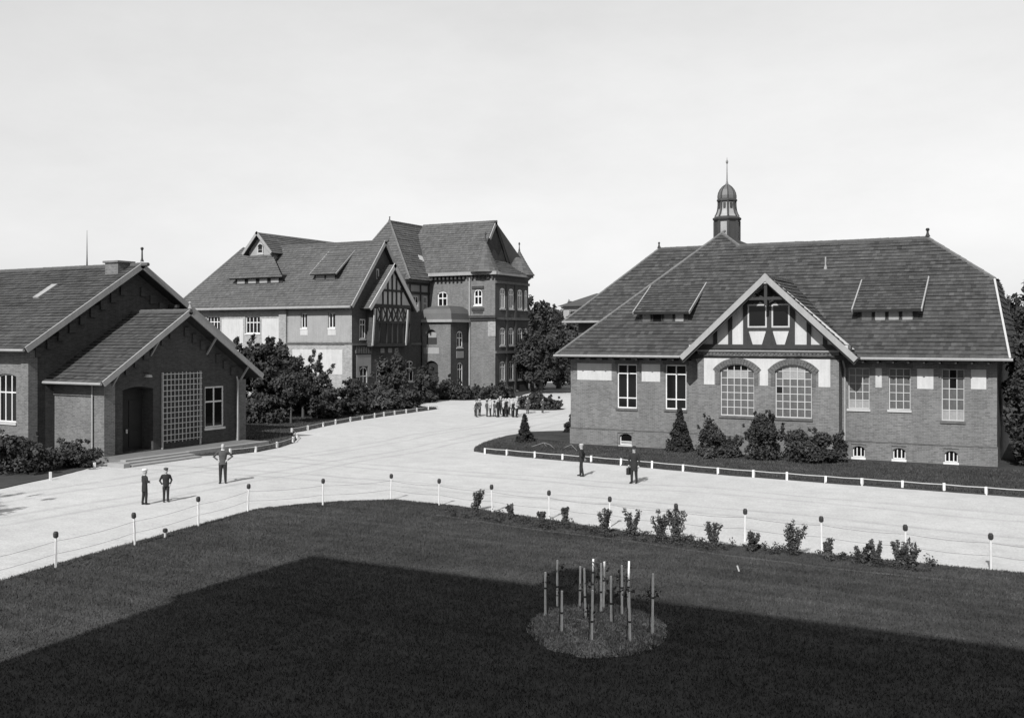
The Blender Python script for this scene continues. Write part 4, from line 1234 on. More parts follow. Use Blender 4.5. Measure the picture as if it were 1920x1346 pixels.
    one('roof', TF, R_, lambda b: b.add([(cr_ + .4, cb + .6, 14.05), (cl - 4, cb + .6, 14.05), (-70.0, rv2, rz2), (gu, rv2, rz2)], [(0, 1, 2, 3)]))
    one('gable', 'brick_shaded', R_, lambda b: b.add([(gu - .15, 101.8, 14.2), (gu - .15, 109.3, 14.2), (gu - .15, rv2, rz2 - .15)], [(0, 1, 2)]))
    roof_face(R_, [(cr_ + .5, cv + .2, 14.1), (cr_ + .5, cb + .2, 14.1), (gu, cb - 1.5, 15.7), (gu, cv + 2, 15.7)], TF, **far)
    caps(R_, [((-70.0, rv2, rz2), (gu, rv2, rz2))], r=.16)
    bar(R_, (gu + .05, 103.9, 18.3), (gu + .05, rv2, rz2 + .1), (0, 0, 1), .14, .35, 'fascia', 'verge_board')
    bar(R_, (gu + .05, 108.9, 15.9), (gu + .05, rv2, rz2 + .1), (0, 0, 1), .14, .35, 'underside', 'verge_board')
    for (tx, ty, r_, za) in ((-58.9, 101.75, 1.6, 17.8), (-58.35, 109.0, 1.7, 17.2)):
        tb_ = MB()
        n = 16
        for lay in range(11):
            t0, t1 = lay / 11, (lay + 1) / 11
            for q in range(n):
                a0, a1 = 2 * math.pi * q / n, 2 * math.pi * (q + 1) / n
                r0, r1 = r_ * (1 - t0) * (1 + .10 * (1 - t0) ** 3) + .05, r_ * (1 - t1) * (1 + .10 * (1 - t1) ** 3) + .02
                z0, z1 = 14.1 + (za - 14.1) * t0, 14.1 + (za - 14.1) * t1
                t = min(1, max(0, random.gauss(.5, .25)))
                tb_.add([(tx + r0 * math.cos(a0), ty + r0 * math.sin(a0), z0), (tx + r0 * math.cos(a1), ty + r0 * math.sin(a1), z0), (tx + r1 * math.cos(a1), ty + r1 * math.sin(a1), z1), (tx + r1 * math.cos(a0), ty + r1 * math.sin(a0), z1)], [(0, 1, 2, 3)], t)
        tr = tb_.build('turret_roof', TF, R_)
        one('finial', 'dark_metal', tr, lambda b: b.lathe((tx, ty, za - .1), [(.14, 0), (.07, .3), (.05, .7), (.12, .8), (.1, .95), (.03, 1.05)], 8))
        if ty > 105: one('turret_cornice', 'brick_trim', R_, lambda b: b.lathe((tx, ty, 0), [(r_ * .5, 13.2), (r_ * .85, 13.7), (r_ * 1.06, 14.09)], 16))
    # entrance tower in the corner
    pv, p0, p1, pt = 97.4, -64.8, -60.95, 8.3
    bk = cf2
    pd = (-64.45, -62.65, .35, 3.4); po = (-64.35, -62.8, 5.75, 6.75)
    wall(R_, 'v', pv, [(p0, 0), (p1, 0), (p1, pt), (p0, pt)], [arch(*pd, .5), arch(*po, .72)], .4, m='brick')
    dr = one('door', 'door', R_, lambda b: prism(b, 'v', pv, arch(*pd, .5), .34, .4))
    one('panel', 'door', dr, lambda b: [b.box(a, a + .65, pv + .3, pv + .34, z, z + 1.1) for a in (-64.3, -63.45) for z in (.6, 1.9)])['kind'] = 'stuff'
    wd = one('window', 'timber', R_, lambda b: prism(b, 'v', pv, arch(*po, .72), .3, .36))
    pp = link('pane', pane_mesh('glass_pale'), wd); pp.location = (-63.57, pv + .27, 6.85); pp.scale = (1.1, .03, .62)
    one('plaster_field', 'plaster_grey', R_, lambda b: abox(b, 'v', pv, -64.6, -62.5, 4.7, 5.4, -.03, .02))
    sws = [(98.7, 100.0, 5.4, 7.0), (98.8, 100.0, .9, 3.4)]
    wall(R_, 'u', p1, [(pv, 0), (bk, 0), (bk, pt), (pv, pt)], [arch(*w, .3) for w in sws], .25, m='brick_shaded')
    for w in sws:
        window(R_, 'u', p1, *w, .3, cols=2, rows=(w[3] - .5,), fw=.14, bw_=.1, inset=.05, glass='glass_dark')
    one('plaster_field', 'plaster_grey', R_, lambda b: abox(b, 'u', p1, 98.6, 100.2, 4.2, 5.0, -.03, .02))
    one('wall', 'brick_shaded', R_, lambda b: b.quad((p0, bk, 0), (p0, pv, 0), (p0, pv, pt), (p0, bk, pt)))
    one('cornice', 'fascia', R_, lambda b: b.box(p0 - .35, p1 + .35, pv - .35, bk, pt, pt + .3))
    def cap(b):
        R2 = [(0, 0), (.10, .7), (.4, 1.2), (1.0, 1.52), (1.8, 1.62)]
        for i in range(len(R2) - 1):
            (d0, h0), (d1, h1) = R2[i], R2[i + 1]
            A = [(p0 - .25 + d0, pv - .25 + d0), (p1 + .25 - d0, pv - .25 + d0), (p1 + .25 - d0, bk), (p0 - .25 + d0, bk)]
            C = [(p0 - .25 + d1, pv - .25 + d1), (p1 + .25 - d1, pv - .25 + d1), (p1 + .25 - d1, bk), (p0 - .25 + d1, bk)]
            for q in range(4):
                q2 = (q + 1) % 4
                b.quad((*A[q], pt + .3 + h0), (*A[q2], pt + .3 + h0), (*C[q2], pt + .3 + h1), (*C[q], pt + .3 + h1), random.random())
        b.quad(*[(*p, pt + .3 + 1.62) for p in C], .5)
    one('curved_roof', 'tile_slate', R_, cap)
    one('downpipe', 'pipe', R_, lambda b: b.tube([(-60.75, cf2 - .12, 13.6), (-60.75, cf2 - .12, .2)], .09, 8))
    for q in range(3):
        one('step', 'stone', R_, lambda b: b.box(-64.7 - q * .25, -62.3 + q * .25, pv - .5 - q * .35, pv + .1, 0, .34 - q * .11))
    return R_
great_house()

# ------------------------------------------------------------------ fences
def ordinal(i):
    return ['first', 'second', 'third', 'fourth', 'fifth', 'sixth', 'seventh', 'eighth', 'ninth', 'tenth', 'eleventh', 'twelfth', 'thirteenth', 'fourteenth', 'fifteenth', 'sixteenth', 'seventeenth', 'eighteenth', 'nineteenth', 'twentieth'][i]

POST = {}
def shared(key, m, fn, smooth=False):
    if key not in POST:
        b = MB(); fn(b); POST[key] = b.mesh(key, m, smooth)
    return POST[key]

def wire_fence():
    pts = [(-24.8, 15.9), (-25.26, 19.17), (-25.8, 22.44), (-26.43, 25.73), (-27.06, 28.84), (-25.5, 31.32), (-23.96, 33.73), (-21.5, 33.5), (-18.89, 33.14), (-16.36, 32.87), (-13.86, 32.57), (-11.33, 32.29), (-9.05, 32.35), (-6.58, 32.15), (-4.1, 31.9), (-1.81, 31.67), (0.6, 31.6)]
    r = thing('wire_fence', 'wire fence of slim white posts with dark caps round the foreground lawn', 'fence', (-16, 33, 0))
    pm = shared('post', 'white', lambda b: b.lathe((0, 0, 0), [(.034, 0), (.032, .9)], 8))
    cm = shared('cap', 'dark_metal', lambda b: b.lathe((0, 0, 0), [(.05, .88), (.072, .91), (.072, 1.01), (.045, 1.06)], 8))
    for (x, y) in pts:
        p = link('post', pm, r, loc=(x, y, 0.0)); p.rotation_euler = (random.uniform(-.03, .03), random.uniform(-.03, .03), 0)
        c = link('cap', cm, p, world_coords=False)
    for z in (.78, .42):
        b = MB()
        for i in range(len(pts) - 1):
            a, c = Vector((*pts[i], z)), Vector((*pts[i + 1], z))
            b.tube([a.lerp(c, t) - Vector((0, 0, .05 * math.sin(math.pi * t))) for t in (0, .25, .5, .75, 1)], .004, 5)
        b.build('wire', 'dark_metal', r)['kind'] = 'stuff'
    st = thing('boundary_stub', 'short dark-topped peg standing alone by the left lawn edge', 'peg', (-25.9, 23.76, 0))
    one('peg', 'offwhite', st, lambda b: b.lathe((-25.9, 23.76, 0), [(.04, 0), (.04, .2)], 8))
    one('cap', 'dark_metal', st, lambda b: b.lathe((-25.9, 23.76, 0), [(.05, .2), (.08, .22), (.08, .3), (.05, .33)], 8))
wire_fence()

def low_rail(name, label, pts, loc, close=None, h=.36, rail='offwhite', gaps=()):
    r = thing(name, label, 'fence', loc)
    pm = shared('rail_post', 'white', lambda b: b.box(-.05, .05, -.05, .05, 0, h))
    for (x, y) in pts:
        p = link('post', pm, r, loc=(x, y, .0)); p.rotation_euler = (random.uniform(-.03, .03), random.uniform(-.03, .03), random.uniform(-.4, .4)); p.scale = (1, 1, random.uniform(.9, 1.1))
    for i in range(len(pts) - 1):
        if i in gaps: continue
        a, c = Vector((*pts[i], h * .86)), Vector((*pts[i + 1], h * .86))
        one('rail', rail, r, lambda b: b.tube([a, a.lerp(c, .5) - Vector((0, 0, .015)), c], .022, 6))
    return r
low_rail('low_rail_fence', 'low white post and rail edging in front of the long brick building with the cupola', [(-28.76, 49.6), (-27.25, 49.45), (-25.32, 49.11), (-23.56, 48.9), (-21.8, 48.75), (-20.02, 48.5), (-18.21, 48.15), (-16.46, 47.85), (-14.59, 47.5), (-12.82, 47.3), (-11.24, 47.2), (-9.47, 47.05), (-7.88, 47.0), (-6.18, 46.95), (-4.5, 46.85), (-2.85, 46.75), (-1.2, 46.7), (.5, 46.6)], (-14, 47.5, 0))
low_rail('low_rail_fence', 'low post and rail edging curving along the shrub bed beside the drive', [(-40.98, 42.26), (-40.7, 44.0), (-41.12, 46.28), (-42.25, 49.0), (-43.7, 51.1), (-46.62, 53.94), (-46.96, 56.02), (-47.91, 58.9), (-48.3, 60.84), (-48.95, 63.5), (-49.2, 65.37), (-49.5, 67.4), (-49.65, 68.9), (-49.85, 70.72), (-50.0, 72.64), (-50.2, 74.6), (-50.32, 76.6), (-50.44, 78.3)], (-47, 60, 0))
low_rail('low_rail_fence', 'two white edging posts below the big dark bush on the left', [(-41.1, 30.9), (-42.55, 34.5)], (-41.8, 32.7, 0), gaps=(0,))

# ------------------------------------------------------------------ plants
def leaf_mesh(name, clumps, n, size, m, flat=0.0, up=0.0):
    """clumps: list of (cx, cy, cz, rx, ry, rz, weight); leaves are small bent diamonds"""
    C = np.array([c[:3] for c in clumps]); Rr = np.array([c[3:6] for c in clumps]); w = np.array([c[6] for c in clumps]); w = w / w.sum()
    idx = RNG.choice(len(clumps), n, p=w)
    dirs = RNG.normal(size=(n, 3)); dirs /= np.linalg.norm(dirs, axis=1, keepdims=True)
    rad = RNG.random(n) ** 0.55
    pos = C[idx] + dirs * Rr[idx] * rad[:, None]
    pos[:, 2] = np.maximum(pos[:, 2], 0.03)
    nrm = dirs * 0.7 + RNG.normal(size=(n, 3)) * 0.75 + np.array([0, 0, .25])
    nrm /= np.linalg.norm(nrm, axis=1, keepdims=True)
    t = RNG.normal(size=(n, 3)); t -= nrm * (t * nrm).sum(1, keepdims=True)
    t[:, 2] += up
    t /= np.linalg.norm(t, axis=1, keepdims=True)
    b = np.cross(nrm, t)
    s = size * RNG.uniform(.55, 1.35, n)[:, None]
    v = np.empty((n, 4, 3))
    v[:, 0] = pos - t * s; v[:, 1] = pos + b * s * .55 + nrm * s * .12; v[:, 2] = pos + t * s; v[:, 3] = pos - b * s * .55 + nrm * s * .12
    me = bpy.data.meshes.new(name)
    me.vertices.add(n * 4); me.vertices.foreach_set('co', v.reshape(-1))
    me.loops.add(n * 4); me.loops.foreach_set('vertex_index', np.arange(n * 4, dtype=np.int32))
    me.polygons.add(n); me.polygons.foreach_set('loop_start', np.arange(0, n * 4, 4, dtype=np.int32)); me.polygons.foreach_set('loop_total', np.full(n, 4, dtype=np.int32))
    ctint = RNG.normal(.5, .2, len(clumps))[idx]
    tt = np.clip(ctint * .6 + RNG.normal(.5, .22, n) * .4, 0, 1)
    at = me.attributes.new('tint', 'FLOAT', 'FACE'); at.data.foreach_set('value', tt.astype(np.float32))
    me.materials.append(M[m]); me.update(); me.validate()
    return me

def crown_clumps(c, R, k, rr=(.26, .45), low=-.9):
    out = []
    for i in range(k):
        while True:
            d_ = RNG.normal(size=3); d_ /= np.linalg.norm(d_)
            if d_[2] > low: break
        f = RNG.uniform(.35, .88)
        s = RNG.uniform(*rr)
        out.append((c[0] + d_[0] * R[0] * f, c[1] + d_[1] * R[1] * f, c[2] + d_[2] * R[2] * f, R[0] * s, R[1] * s, R[2] * s * .9, s ** 2))
    out.append((c[0], c[1], c[2], R[0] * .6, R[1] * .6, R[2] * .6, .25))
    for i in range(k):                                  # loose sprigs that break the outline
        d_ = RNG.normal(size=3); d_ /= np.linalg.norm(d_)
        if d_[2] < -.3: continue
        f = RNG.uniform(.9, 1.12); s = RNG.uniform(.05, .11)
        out.append((c[0] + d_[0] * R[0] * f, c[1] + d_[1] * R[1] * f, c[2] + d_[2] * R[2] * f, R[0] * s, R[1] * s, R[2] * s * 1.6, s ** 2 * 1.2))
    return out

def cone_clumps(h, r, k, z0=.05):
    out = []
    for i in range(k):
        t = RNG.random() ** 1.3
        z = z0 + (h - z0) * t
        a = RNG.uniform(0, 6.28); rr = r * (1 - t) * RNG.uniform(.35, .8)
        s = .16 * r + .24 * r * (1 - t)
        out.append((rr * math.cos(a), rr * math.sin(a), z, s, s, s * .8, s * s))
    out.append((0, 0, h * .97, .08 * r, .08 * r, .1 * r, .002))
    return out

def plant(name, label, cat, loc, clumps, n, size, m='leaf', trunk=None, group=None, stems=None, twigs=0, part='crown'):
    """trunk = (height, radius, list of limb end points)"""
    r = thing(name, label, cat, loc, group)
    link(part, leaf_mesh(part, clumps, n, size, m), r, world_coords=False)
    if trunk:
        h, rad, limbs = trunk
        b = MB()
        b.tube([(0, 0, -.1), (.03 * h * .2, 0, h * .35), (-.02 * h * .3, .02, h * .7), (0, 0, h)], [rad * 1.35, rad, rad * .85, rad * .6], 9)
        for e in limbs:
            b.tube([(0, 0, h * .75), (e[0] * .45, e[1] * .45, h * .75 + (e[2] - h * .75) * .6), e], [rad * .55, rad * .35, rad * .08], 6)
        o = b.build('trunk', 'bark', r, world_coords=False)
        o['kind'] = 'stuff' if False else 'part'
        del o['kind']
    if stems:
        b = MB()
        for e in stems:
            b.tube([(e[0] * .15, e[1] * .15, -.03), (e[0] * .6, e[1] * .6, e[2] * .55), e], [.018, .013, .005], 5)
        b.build('stems', 'bark', r, world_coords=False)['kind'] = 'stuff'
    return r

def bush(name, label, loc, R, n, size, m='leaf', k=14, cat='bush', group=None):
    return plant(name, label, cat, loc, crown_clumps((0, 0, R[2] * .62), (R[0], R[1], R[2] * .75), k, low=-.6) + [(0, 0, R[2] * .3, R[0] * .9, R[1] * .9, R[2] * .35, .5)], n, size, m, part='foliage')

# left foreground bush in front of the gabled house
bush('clipped_bush', 'large dark rounded bush in front of the house with the trellis', (-45.3, 32.0, 0), (2.9, 2.3, 1.5), 15000, .10, 'leaf_dark', 26)
bush('clipped_bush', 'dark low bush at the left edge below the tall window', (-48.4, 30.2, 0), (2.8, 2.6, 1.4), 11000, .10, 'leaf_dark', 22)
bush('clipped_bush', 'small dark bush against the brick pier beside the entrance steps', (-43.9, 34.6, 0), (1.1, .9, 1.05), 4500, .09, 'leaf_dark', 12)

# tree group between the two brick houses
plant('leafy_tree', 'broad dark leafy tree behind the corner of the trellis house', 'tree', (-57.5, 62.5, 0), crown_clumps((0, 0, 3.5), (3.8, 3.4, 2.9), 46, (.18, .32)), 19000, .18, 'leaf_dark', (2.9, .17, [(1.5, .5, 4.7), (-1.6, .8, 4.9), (.3, -1.5, 5.2), (-.6, 1.4, 5.6), (2.0, -1.0, 3.8), (2.6, .6, 5.2), (-2.4, -.4, 5.4)]))
plant('leafy_tree', 'loose young tree with feathery top before the white wall panel', 'tree', (-54.4, 64.3, 0), crown_clumps((0, 0, 2.8), (2.1, 2.1, 2.2), 34, (.14, .26)) + [(1.3 * t + .1, .5 * t, 5.1 * t, .16, .16, .3, .006) for t in (.7, .8, .88, .95, 1.0)] + [(.5 * t, .8 * t, 5.4 * t, .15, .15, .3, .006) for t in (.7, .8, .88, .95, 1.0)] + [(2.2 * t, 1.1 * t, 1.2 + 3.0 * t, .2, .2, .3, .007) for t in (.6, .75, .88, 1.0)], 9000, .14, 'leaf_dark', (2.4, .1, [(1.3, .5, 5.1), (.5, .8, 5.4), (-1.0, .4, 4.6), (2.2, 1.1, 4.2)]))
plant('leafy_tree', 'slender young tree with pale stem in the shrub bed', 'tree', (-51.6, 59.6, 0), crown_clumps((0, 0, 3.0), (1.5, 1.5, 1.7), 22, (.2, .34)), 7000, .14, 'leaf_dark', (2.6, .07, [(.5, .3, 3.6), (-.5, .2, 3.8)]))
for loc, R, n, lab in (((-54.0, 59.0, 0), (2.6, 1.8, 1.7), 7000, 'dense dark shrub at the near end of the bed beside the trellis house'),
                       ((-52.6, 65.0, 0), (1.7, 1.6, 1.9), 5000, 'rounded shrub below the feathery young tree'),
                       ((-53.4, 69.3, 0), (1.9, 1.8, 2.1), 6000, 'rounded shrub at the foot of the white panelled wall'),
                       ((-57.8, 67.5, 0), (2.6, 2.2, 2.6), 7000, 'spreading shrub behind the slender young tree'),
                       ((-62.4, 72.0, 0), (2.8, 2.2, 2.4), 7000, 'shrub against the pale long wall of the large house')):
    bush('garden_shrub', lab, loc, R, n, .15, 'leaf_dark', 18)
plant('upright_bush', 'tall dark upright bush before the gable windows of the large house', 'bush', (-56.6, 80.0, 0), crown_clumps((0, 0, 2.4), (1.9, 1.9, 2.6), 24, (.22, .36)) + [(0, 0, .8, 1.8, 1.8, .8, .3)], 9000, .19, 'leaf_dark', part='foliage')
plant('upright_bush', 'dark bush left of the arched entrance door of the large house', 'bush', (-57.0, 86.5, 0), crown_clumps((0, 0, 1.7), (1.5, 1.5, 1.9), 18, (.22, .36)) + [(0, 0, .5, 1.4, 1.4, .6, .3)], 6000, .19, 'leaf_dark', part='foliage')
bush('garden_shrub', 'low shrub at the far end of the low rail by the drive', (-53.0, 77.0, 0), (1.6, 1.6, 1.5), 4500, .16, 'leaf_dark', 12)
bush('garden_shrub', 'low shrub between the upright bush and the rail', (-54.5, 74.3, 0), (1.7, 1.5, 1.4), 4500, .16, 'leaf', 12)
bush('garden_shrub', 'low shrub below the gable of the large house', (-59.6, 84.0, 0), (2.0, 2.0, 1.5), 4500, .18, 'leaf_dark', 12)
# bushes under the tower block
for i, (x, y, r_, h) in enumerate(((-58.6, 91.0, 1.5, 1.5), (-57.2, 90.8, 1.6, 1.8), (-55.6, 91.6, 1.4, 1.3), (-54.4, 92.8, 1.3, 1.1), (-53.4, 94.2, 1.3, 1.2), (-53.4, 96.4, 1.3, 1.3))):
    bush('tower_bush', '%s bush from the left in the row under the tower block' % ordinal(i), (x, y, 0), (r_, r_, h), 3600, .16, 'leaf_dark', 10)
for i, (x, y, r_, h) in enumerate(((-43.6, 83.0, 1.0, 1.0), (-42.3, 82.8, 1.15, 1.35), (-41.2, 83.2, .95, .85))):
    bush('island_bush', '%s bush in the small island bed beyond the group of children' % ['left', 'middle', 'right'][i], (x, y, 0), (r_, r_, h), 3000, .14, 'leaf_dark', 10)
# small conifers and shrubs by the pavilion
plant('dwarf_conifer', 'small cone-shaped conifer standing alone on the grass tip by the drive', 'conifer', (-29.6, 56.0, 0), cone_clumps(1.75, .62, 110), 7000, .07, 'needle', (.5, .05, []), part='foliage')
plant('dwarf_conifer', 'dark cone-shaped conifer against the brick wall under the second window', 'conifer', (-19.35, 55.6, 0), cone_clumps(2.45, .85, 110), 9000, .08, 'needle', (.5, .05, []), part='foliage')
plant('dwarf_conifer', 'small conifer peeping past the far left corner of the long brick building', 'conifer', (-29.9, 63.6, 0), cone_clumps(1.4, .7, 30), 4000, .08, 'needle', (.4, .05, []), part='foliage')
bush('wall_shrub', 'slim upright shrub at the left corner of the gabled bay', (-17.3, 54.2, 0), (.75, .6, 1.6), 3000, .09, 'leaf_dark', 12)
bush('wall_shrub', 'small round shrub under the left bay window', (-16.0, 54.0, 0), (.75, .65, 1.15), 3000, .09, 'leaf_dark', 10)
plant('wall_shrub', 'tall bushy shrub between the two arched bay windows', 'bush', (-14.1, 53.8, 0), crown_clumps((0, 0, 1.35), (1.15, .9, 1.25), 22, (.2, .36)) + [(0, 0, .5, 1.0, .8, .5, .3)], 8000, .09, 'leaf_dark', part='foliage')
bush('wall_shrub', 'broad low shrub under the right bay window', (-11.75, 53.9, 0), (1.35, .9, 1.3), 6500, .09, 'leaf_dark', 16)
bush('wall_shrub', 'small shrub at the right corner of the gabled bay', (-10.3, 54.6, 0), (.5, .5, 1.35), 2500, .08, 'leaf_dark', 8)
bush('wall_shrub', 'tiny low shrub left of the small round shrub by the bay', (-16.9, 53.0, 0), (.5, .45, .6), 1400, .08, 'leaf', 8)
# big trees beyond
def big_tree(label, loc, h, R, n, size, m='leaf_dark', base=.25, k=60):
    cz = h * (1 + base) / 2
    return plant('park_tree', label, 'tree', loc, crown_clumps((0, 0, cz), (R, R, h * (1 - base) / 2), k, (.18, .34)), n, size, m,
                 (h * .55, .03 * h, [(R * .5, .2 * R, cz + .1 * h), (-R * .5, .3 * R, cz + .12 * h), (.1 * R, -.5 * R, cz), (-.2 * R, .5 * R, cz + .2 * h)]))
big_tree('dark spreading tree standing beside the tower block', (-54.0, 106.2, 0), 7.7, 3.2, 26000, .22, base=.05)
big_tree('dark tree touching the left end of the long brick roof', (-51.2, 109.0, 0), 7.5, 3.3, 24000, .22, base=.02)
big_tree('tree in the gap just behind the dark spreading tree', (-56.9, 117.0, 0), 9.4, 4.4, 22000, .27, base=.02)
big_tree('narrow dark tree close against the tower block side', (-56.2, 108.2, 0), 7.4, 2.3, 14000, .21, base=.0)
big_tree('tall tree behind the children, half hidden by the dark spreading tree', (-59.0, 128.0, 0), 10.2, 4.6, 16000, .30, base=.02)
big_tree('rounded tree on the skyline right of the tower block', (-75.6, 147.0, 0), 12.2, 5.2, 15000, .36, base=.02)
big_tree('leftmost skyline tree, half behind the tower block', (-78.6, 145.5, 0), 12.0, 4.8, 12000, .36, base=.02)
big_tree('farther skyline tree beside the pale distant house', (-70.6, 150.0, 0), 12.0, 4.6, 13000, .36, base=.02)
big_tree('dark tree at the right edge beyond the roof verge', (-1.2, 78.0, 0), 9.7, 4.2, 30000, .19, base=.02)
bush('corner_bush', 'dark bush filling the corner at the right end of the long brick wall', (-1.3, 57.8, 0), (1.25, 1.5, 4.4), 11000, .12, 'leaf_dark', 24)
big_tree('small treetop peeping over the right hip of the long roof', (-5.2, 80.0, 0), 11.0, 2.2, 9000, .17, base=.3, k=30)
big_tree('dense evergreen in the shade at the right end of the brick building', (-0.9, 60.6, 0), 7.2, 1.9, 20000, .13, base=.0)
big_tree('shade tree outside the left edge whose shadow mottles the drive', (-36.6, 11.8, 0), 11.5, 3.6, 7000, .18, base=.3, k=36)

# young shrubs planted along the lawn edge
for i, (x, y, h) in enumerate([(-19.65, 33.2, .75), (-17.66, 32.4, .45), (-16.24, 32.0, .4), (-15.27, 31.9, .6), (-13.54, 31.3, .8), (-12.51, 31.2, .8), (-11.42, 30.95, .85), (-10.88, 31.0, 1.0), (-9.63, 30.85, .72), (-8.41, 30.75, .62), (-7.17, 30.85, .95), (-6.1, 30.7, .6), (-5.14, 30.75, .55), (-4.78, 30.85, .6), (-4.11, 30.8, .7), (-3.85, 30.85, .62)]):
    ns = 6 if h > .6 else 4
    st = [(RNG.uniform(-.33, .33) * h, RNG.uniform(-.33, .33) * h, h * RNG.uniform(.75, 1.05)) for _ in range(ns)]
    cl = []
    for e in st:
        for t in (.45, .65, .82, 1.0):
            cl.append((e[0] * t, e[1] * t, e[2] * t, .10 * h + .02, .10 * h + .02, .10 * h + .02, 1.0 if t < .8 else .7))
    cl.append((0, 0, .22 * h, .26 * h, .26 * h, .2 * h, 5.0))
    plant('young_shrub', '%s young shrub from the left in the planted row along the lawn edge' % ordinal(i), 'shrub', (x, y, .03), cl, int(900 * h + 300), .042, 'leaf', group='young shrubs along the lawn edge', stems=st, part='foliage')

# low herbs filling the planted strip
hc = []
for i in range(150):
    t = RNG.random(); x = -20.2 + 17.0 * t
    y = 31.9 - 1.15 * min(1, t * 1.6) + RNG.uniform(-.45, .75)
    h_ = RNG.uniform(.06, .22)
    hc.append((x, y, .04 + h_ * .5, RNG.uniform(.1, .3), RNG.uniform(.08, .2), h_, 1))
o = link('low_herbs', leaf_mesh('low_herbs', hc, 9000, .035, 'leaf_dark'))
tag(o, 'low dark herbs filling the strip along the lawn edge', 'plants', kind='stuff')
# staked roses in the round bed
stakes = [(-10.69, 21.27, 1.04), (-10.88, 22.29, 1.13), (-9.71, 20.12, .96), (-10.28, 22.29, 1.03), (-9.71, 21.4, 1.18), (-8.88, 19.87, 1.13), (-10.09, 22.6, 1.17), (-9.58, 21.98, 1.21), (-9.73, 22.45, 1.16), (-9.01, 21.25, 1.11), (-9.08, 22.05, 1.21), (-9.26, 22.85, 1.16), (-8.17, 20.3, 1.08), (-7.96, 21.07, 1.35)]
for i, (x, y, h) in enumerate(stakes):
    z0 = .02 + .06 * max(0, 1 - (math.hypot(x + 9.25, y - 20.98) / 2) ** 2.2)
    r = thing('staked_rose', '%s pale stake from the left in the round bed, with its thin tied rose stem' % ordinal(i), 'plant stake', (x, y, z0), 'stakes in the round bed')
    lx, ly = random.uniform(-.035, .035), random.uniform(-.03, .03)
    one('stake', 'whitewash', r, lambda b: b.tube([(0, 0, -.15), (lx, ly, h)], [.027, .024], 7), world_coords=False)
    sx, sy = random.choice((-.07, .07)), -.02
    one('stem', 'bark', r, lambda b: b.tube([(sx, sy, -.05), (sx * .7 + lx * .5, sy, h * .5), (lx + sx * .8, sy, h * .92)], [.012, .011, .007], 5), world_coords=False)
    z = random.uniform(.4, .75)
    one('tie', 'bark', r, lambda b: b.tube([(lx * z, ly * z, h * z - .02), (lx * z, ly * z, h * z + .02)], .034, 7), world_coords=False)
    hz = h * random.uniform(.5, 1.05)
    link('foliage', leaf_mesh('foliage', [(lx + sx * 1.4, 0.03, hz, .15, .15, .15, 1), (lx + sx * 2, .1, hz - .12, .11, .11, .12, .6), (lx - sx, .06, hz - .05, .1, .1, .1, .4)], 38, .04, 'leaf_dark'), r, world_coords=False)

# ground cover in the round bed and long grass
def blades(name, label, cat, pts, h, m, w=.012, clump=1):
    n = len(pts)
    hh = h * RNG.uniform(.5, 1.3, n)
    a = RNG.uniform(0, 2 * np.pi, n); lean = RNG.normal(0, .45, (n, 2)) * hh[:, None]
    v = np.zeros((n, 3, 3))
    v[:, 0, 0] = pts[:, 0] - np.cos(a) * w; v[:, 0, 1] = pts[:, 1] - np.sin(a) * w; v[:, 0, 2] = pts[:, 2]
    v[:, 1, 0] = pts[:, 0] + np.cos(a) * w; v[:, 1, 1] = pts[:, 1] + np.sin(a) * w; v[:, 1, 2] = pts[:, 2]
    v[:, 2, 0] = pts[:, 0] + lean[:, 0]; v[:, 2, 1] = pts[:, 1] + lean[:, 1]; v[:, 2, 2] = pts[:, 2] + hh
    me = bpy.data.meshes.new(name)
    me.vertices.add(n * 3); me.vertices.foreach_set('co', v.reshape(-1))
    me.loops.add(n * 3); me.loops.foreach_set('vertex_index', np.arange(n * 3, dtype=np.int32))
    me.polygons.add(n); me.polygons.foreach_set('loop_start', np.arange(0, n * 3, 3, dtype=np.int32)); me.polygons.foreach_set('loop_total', np.full(n, 3, dtype=np.int32))
    at = me.attributes.new('tint', 'FLOAT', 'FACE'); at.data.foreach_set('value', np.clip(RNG.normal(.5, .28, n), 0, 1).astype(np.float32))
    me.materials.append(M[m]); me.update(); me.validate()
    o = link(name, me)
    tag(o, label, cat, kind='stuff')
    return o

def inside(poly, P):
    x, y = P[:, 0], P[:, 1]
    r = np.zeros(len(P), bool)
    n = len(poly)
    for i in range(n):
        (x0, y0), (x1, y1) = poly[i], poly[(i + 1) % n]
        c = ((y0 > y) != (y1 > y)) & (x < (x1 - x0) * (y - y0) / ((y1 - y0) + 1e-12) + x0)
        r ^= c
    return r

def scatter(poly, n, x0, x1, y0, y1, z):
    P = np.column_stack([RNG.uniform(x0, x1, n), RNG.uniform(y0, y1, n), np.full(n, z)])
    return P[inside(poly, P)]
g = scatter(LAWN, 330000, -28, 2.5, 9, 34, .03)
edge = []
for i in range(2, len(LAWN) - 1):
    a, b_ = np.array(LAWN[i]), np.array(LAWN[i + 1]); L_ = np.linalg.norm(b_ - a); k = int(L_ * 220)
    t = RNG.random(k)[:, None]
    edge.append(np.column_stack([a + (b_ - a) * t + RNG.normal(0, .07, (k, 2)), np.full(k, .01)]))
blades('grass', 'short grass covering the foreground lawn', 'grass', np.vstack([g] + edge), .055, 'blade', .011)
g2 = scatter(BED_R, 90000, -33, 1, 46, 57.5, .05)
g2 = g2[~((g2[:, 1] > 55.7) & (g2[:, 0] > -26.8))]
blades('grass', 'longer grass on the bed before the long brick building', 'grass', g2, .085, 'blade', .016)
g3 = scatter(BED_L, 60000, -60, -40, 40, 83, .05)
blades('grass', 'grass in the shrub bed along the drive', 'grass', g3, .10, 'blade', .02)
m_ = RNG.uniform(0, 2 * np.pi, 9000); q_ = np.sqrt(RNG.random(9000)) * 1.98
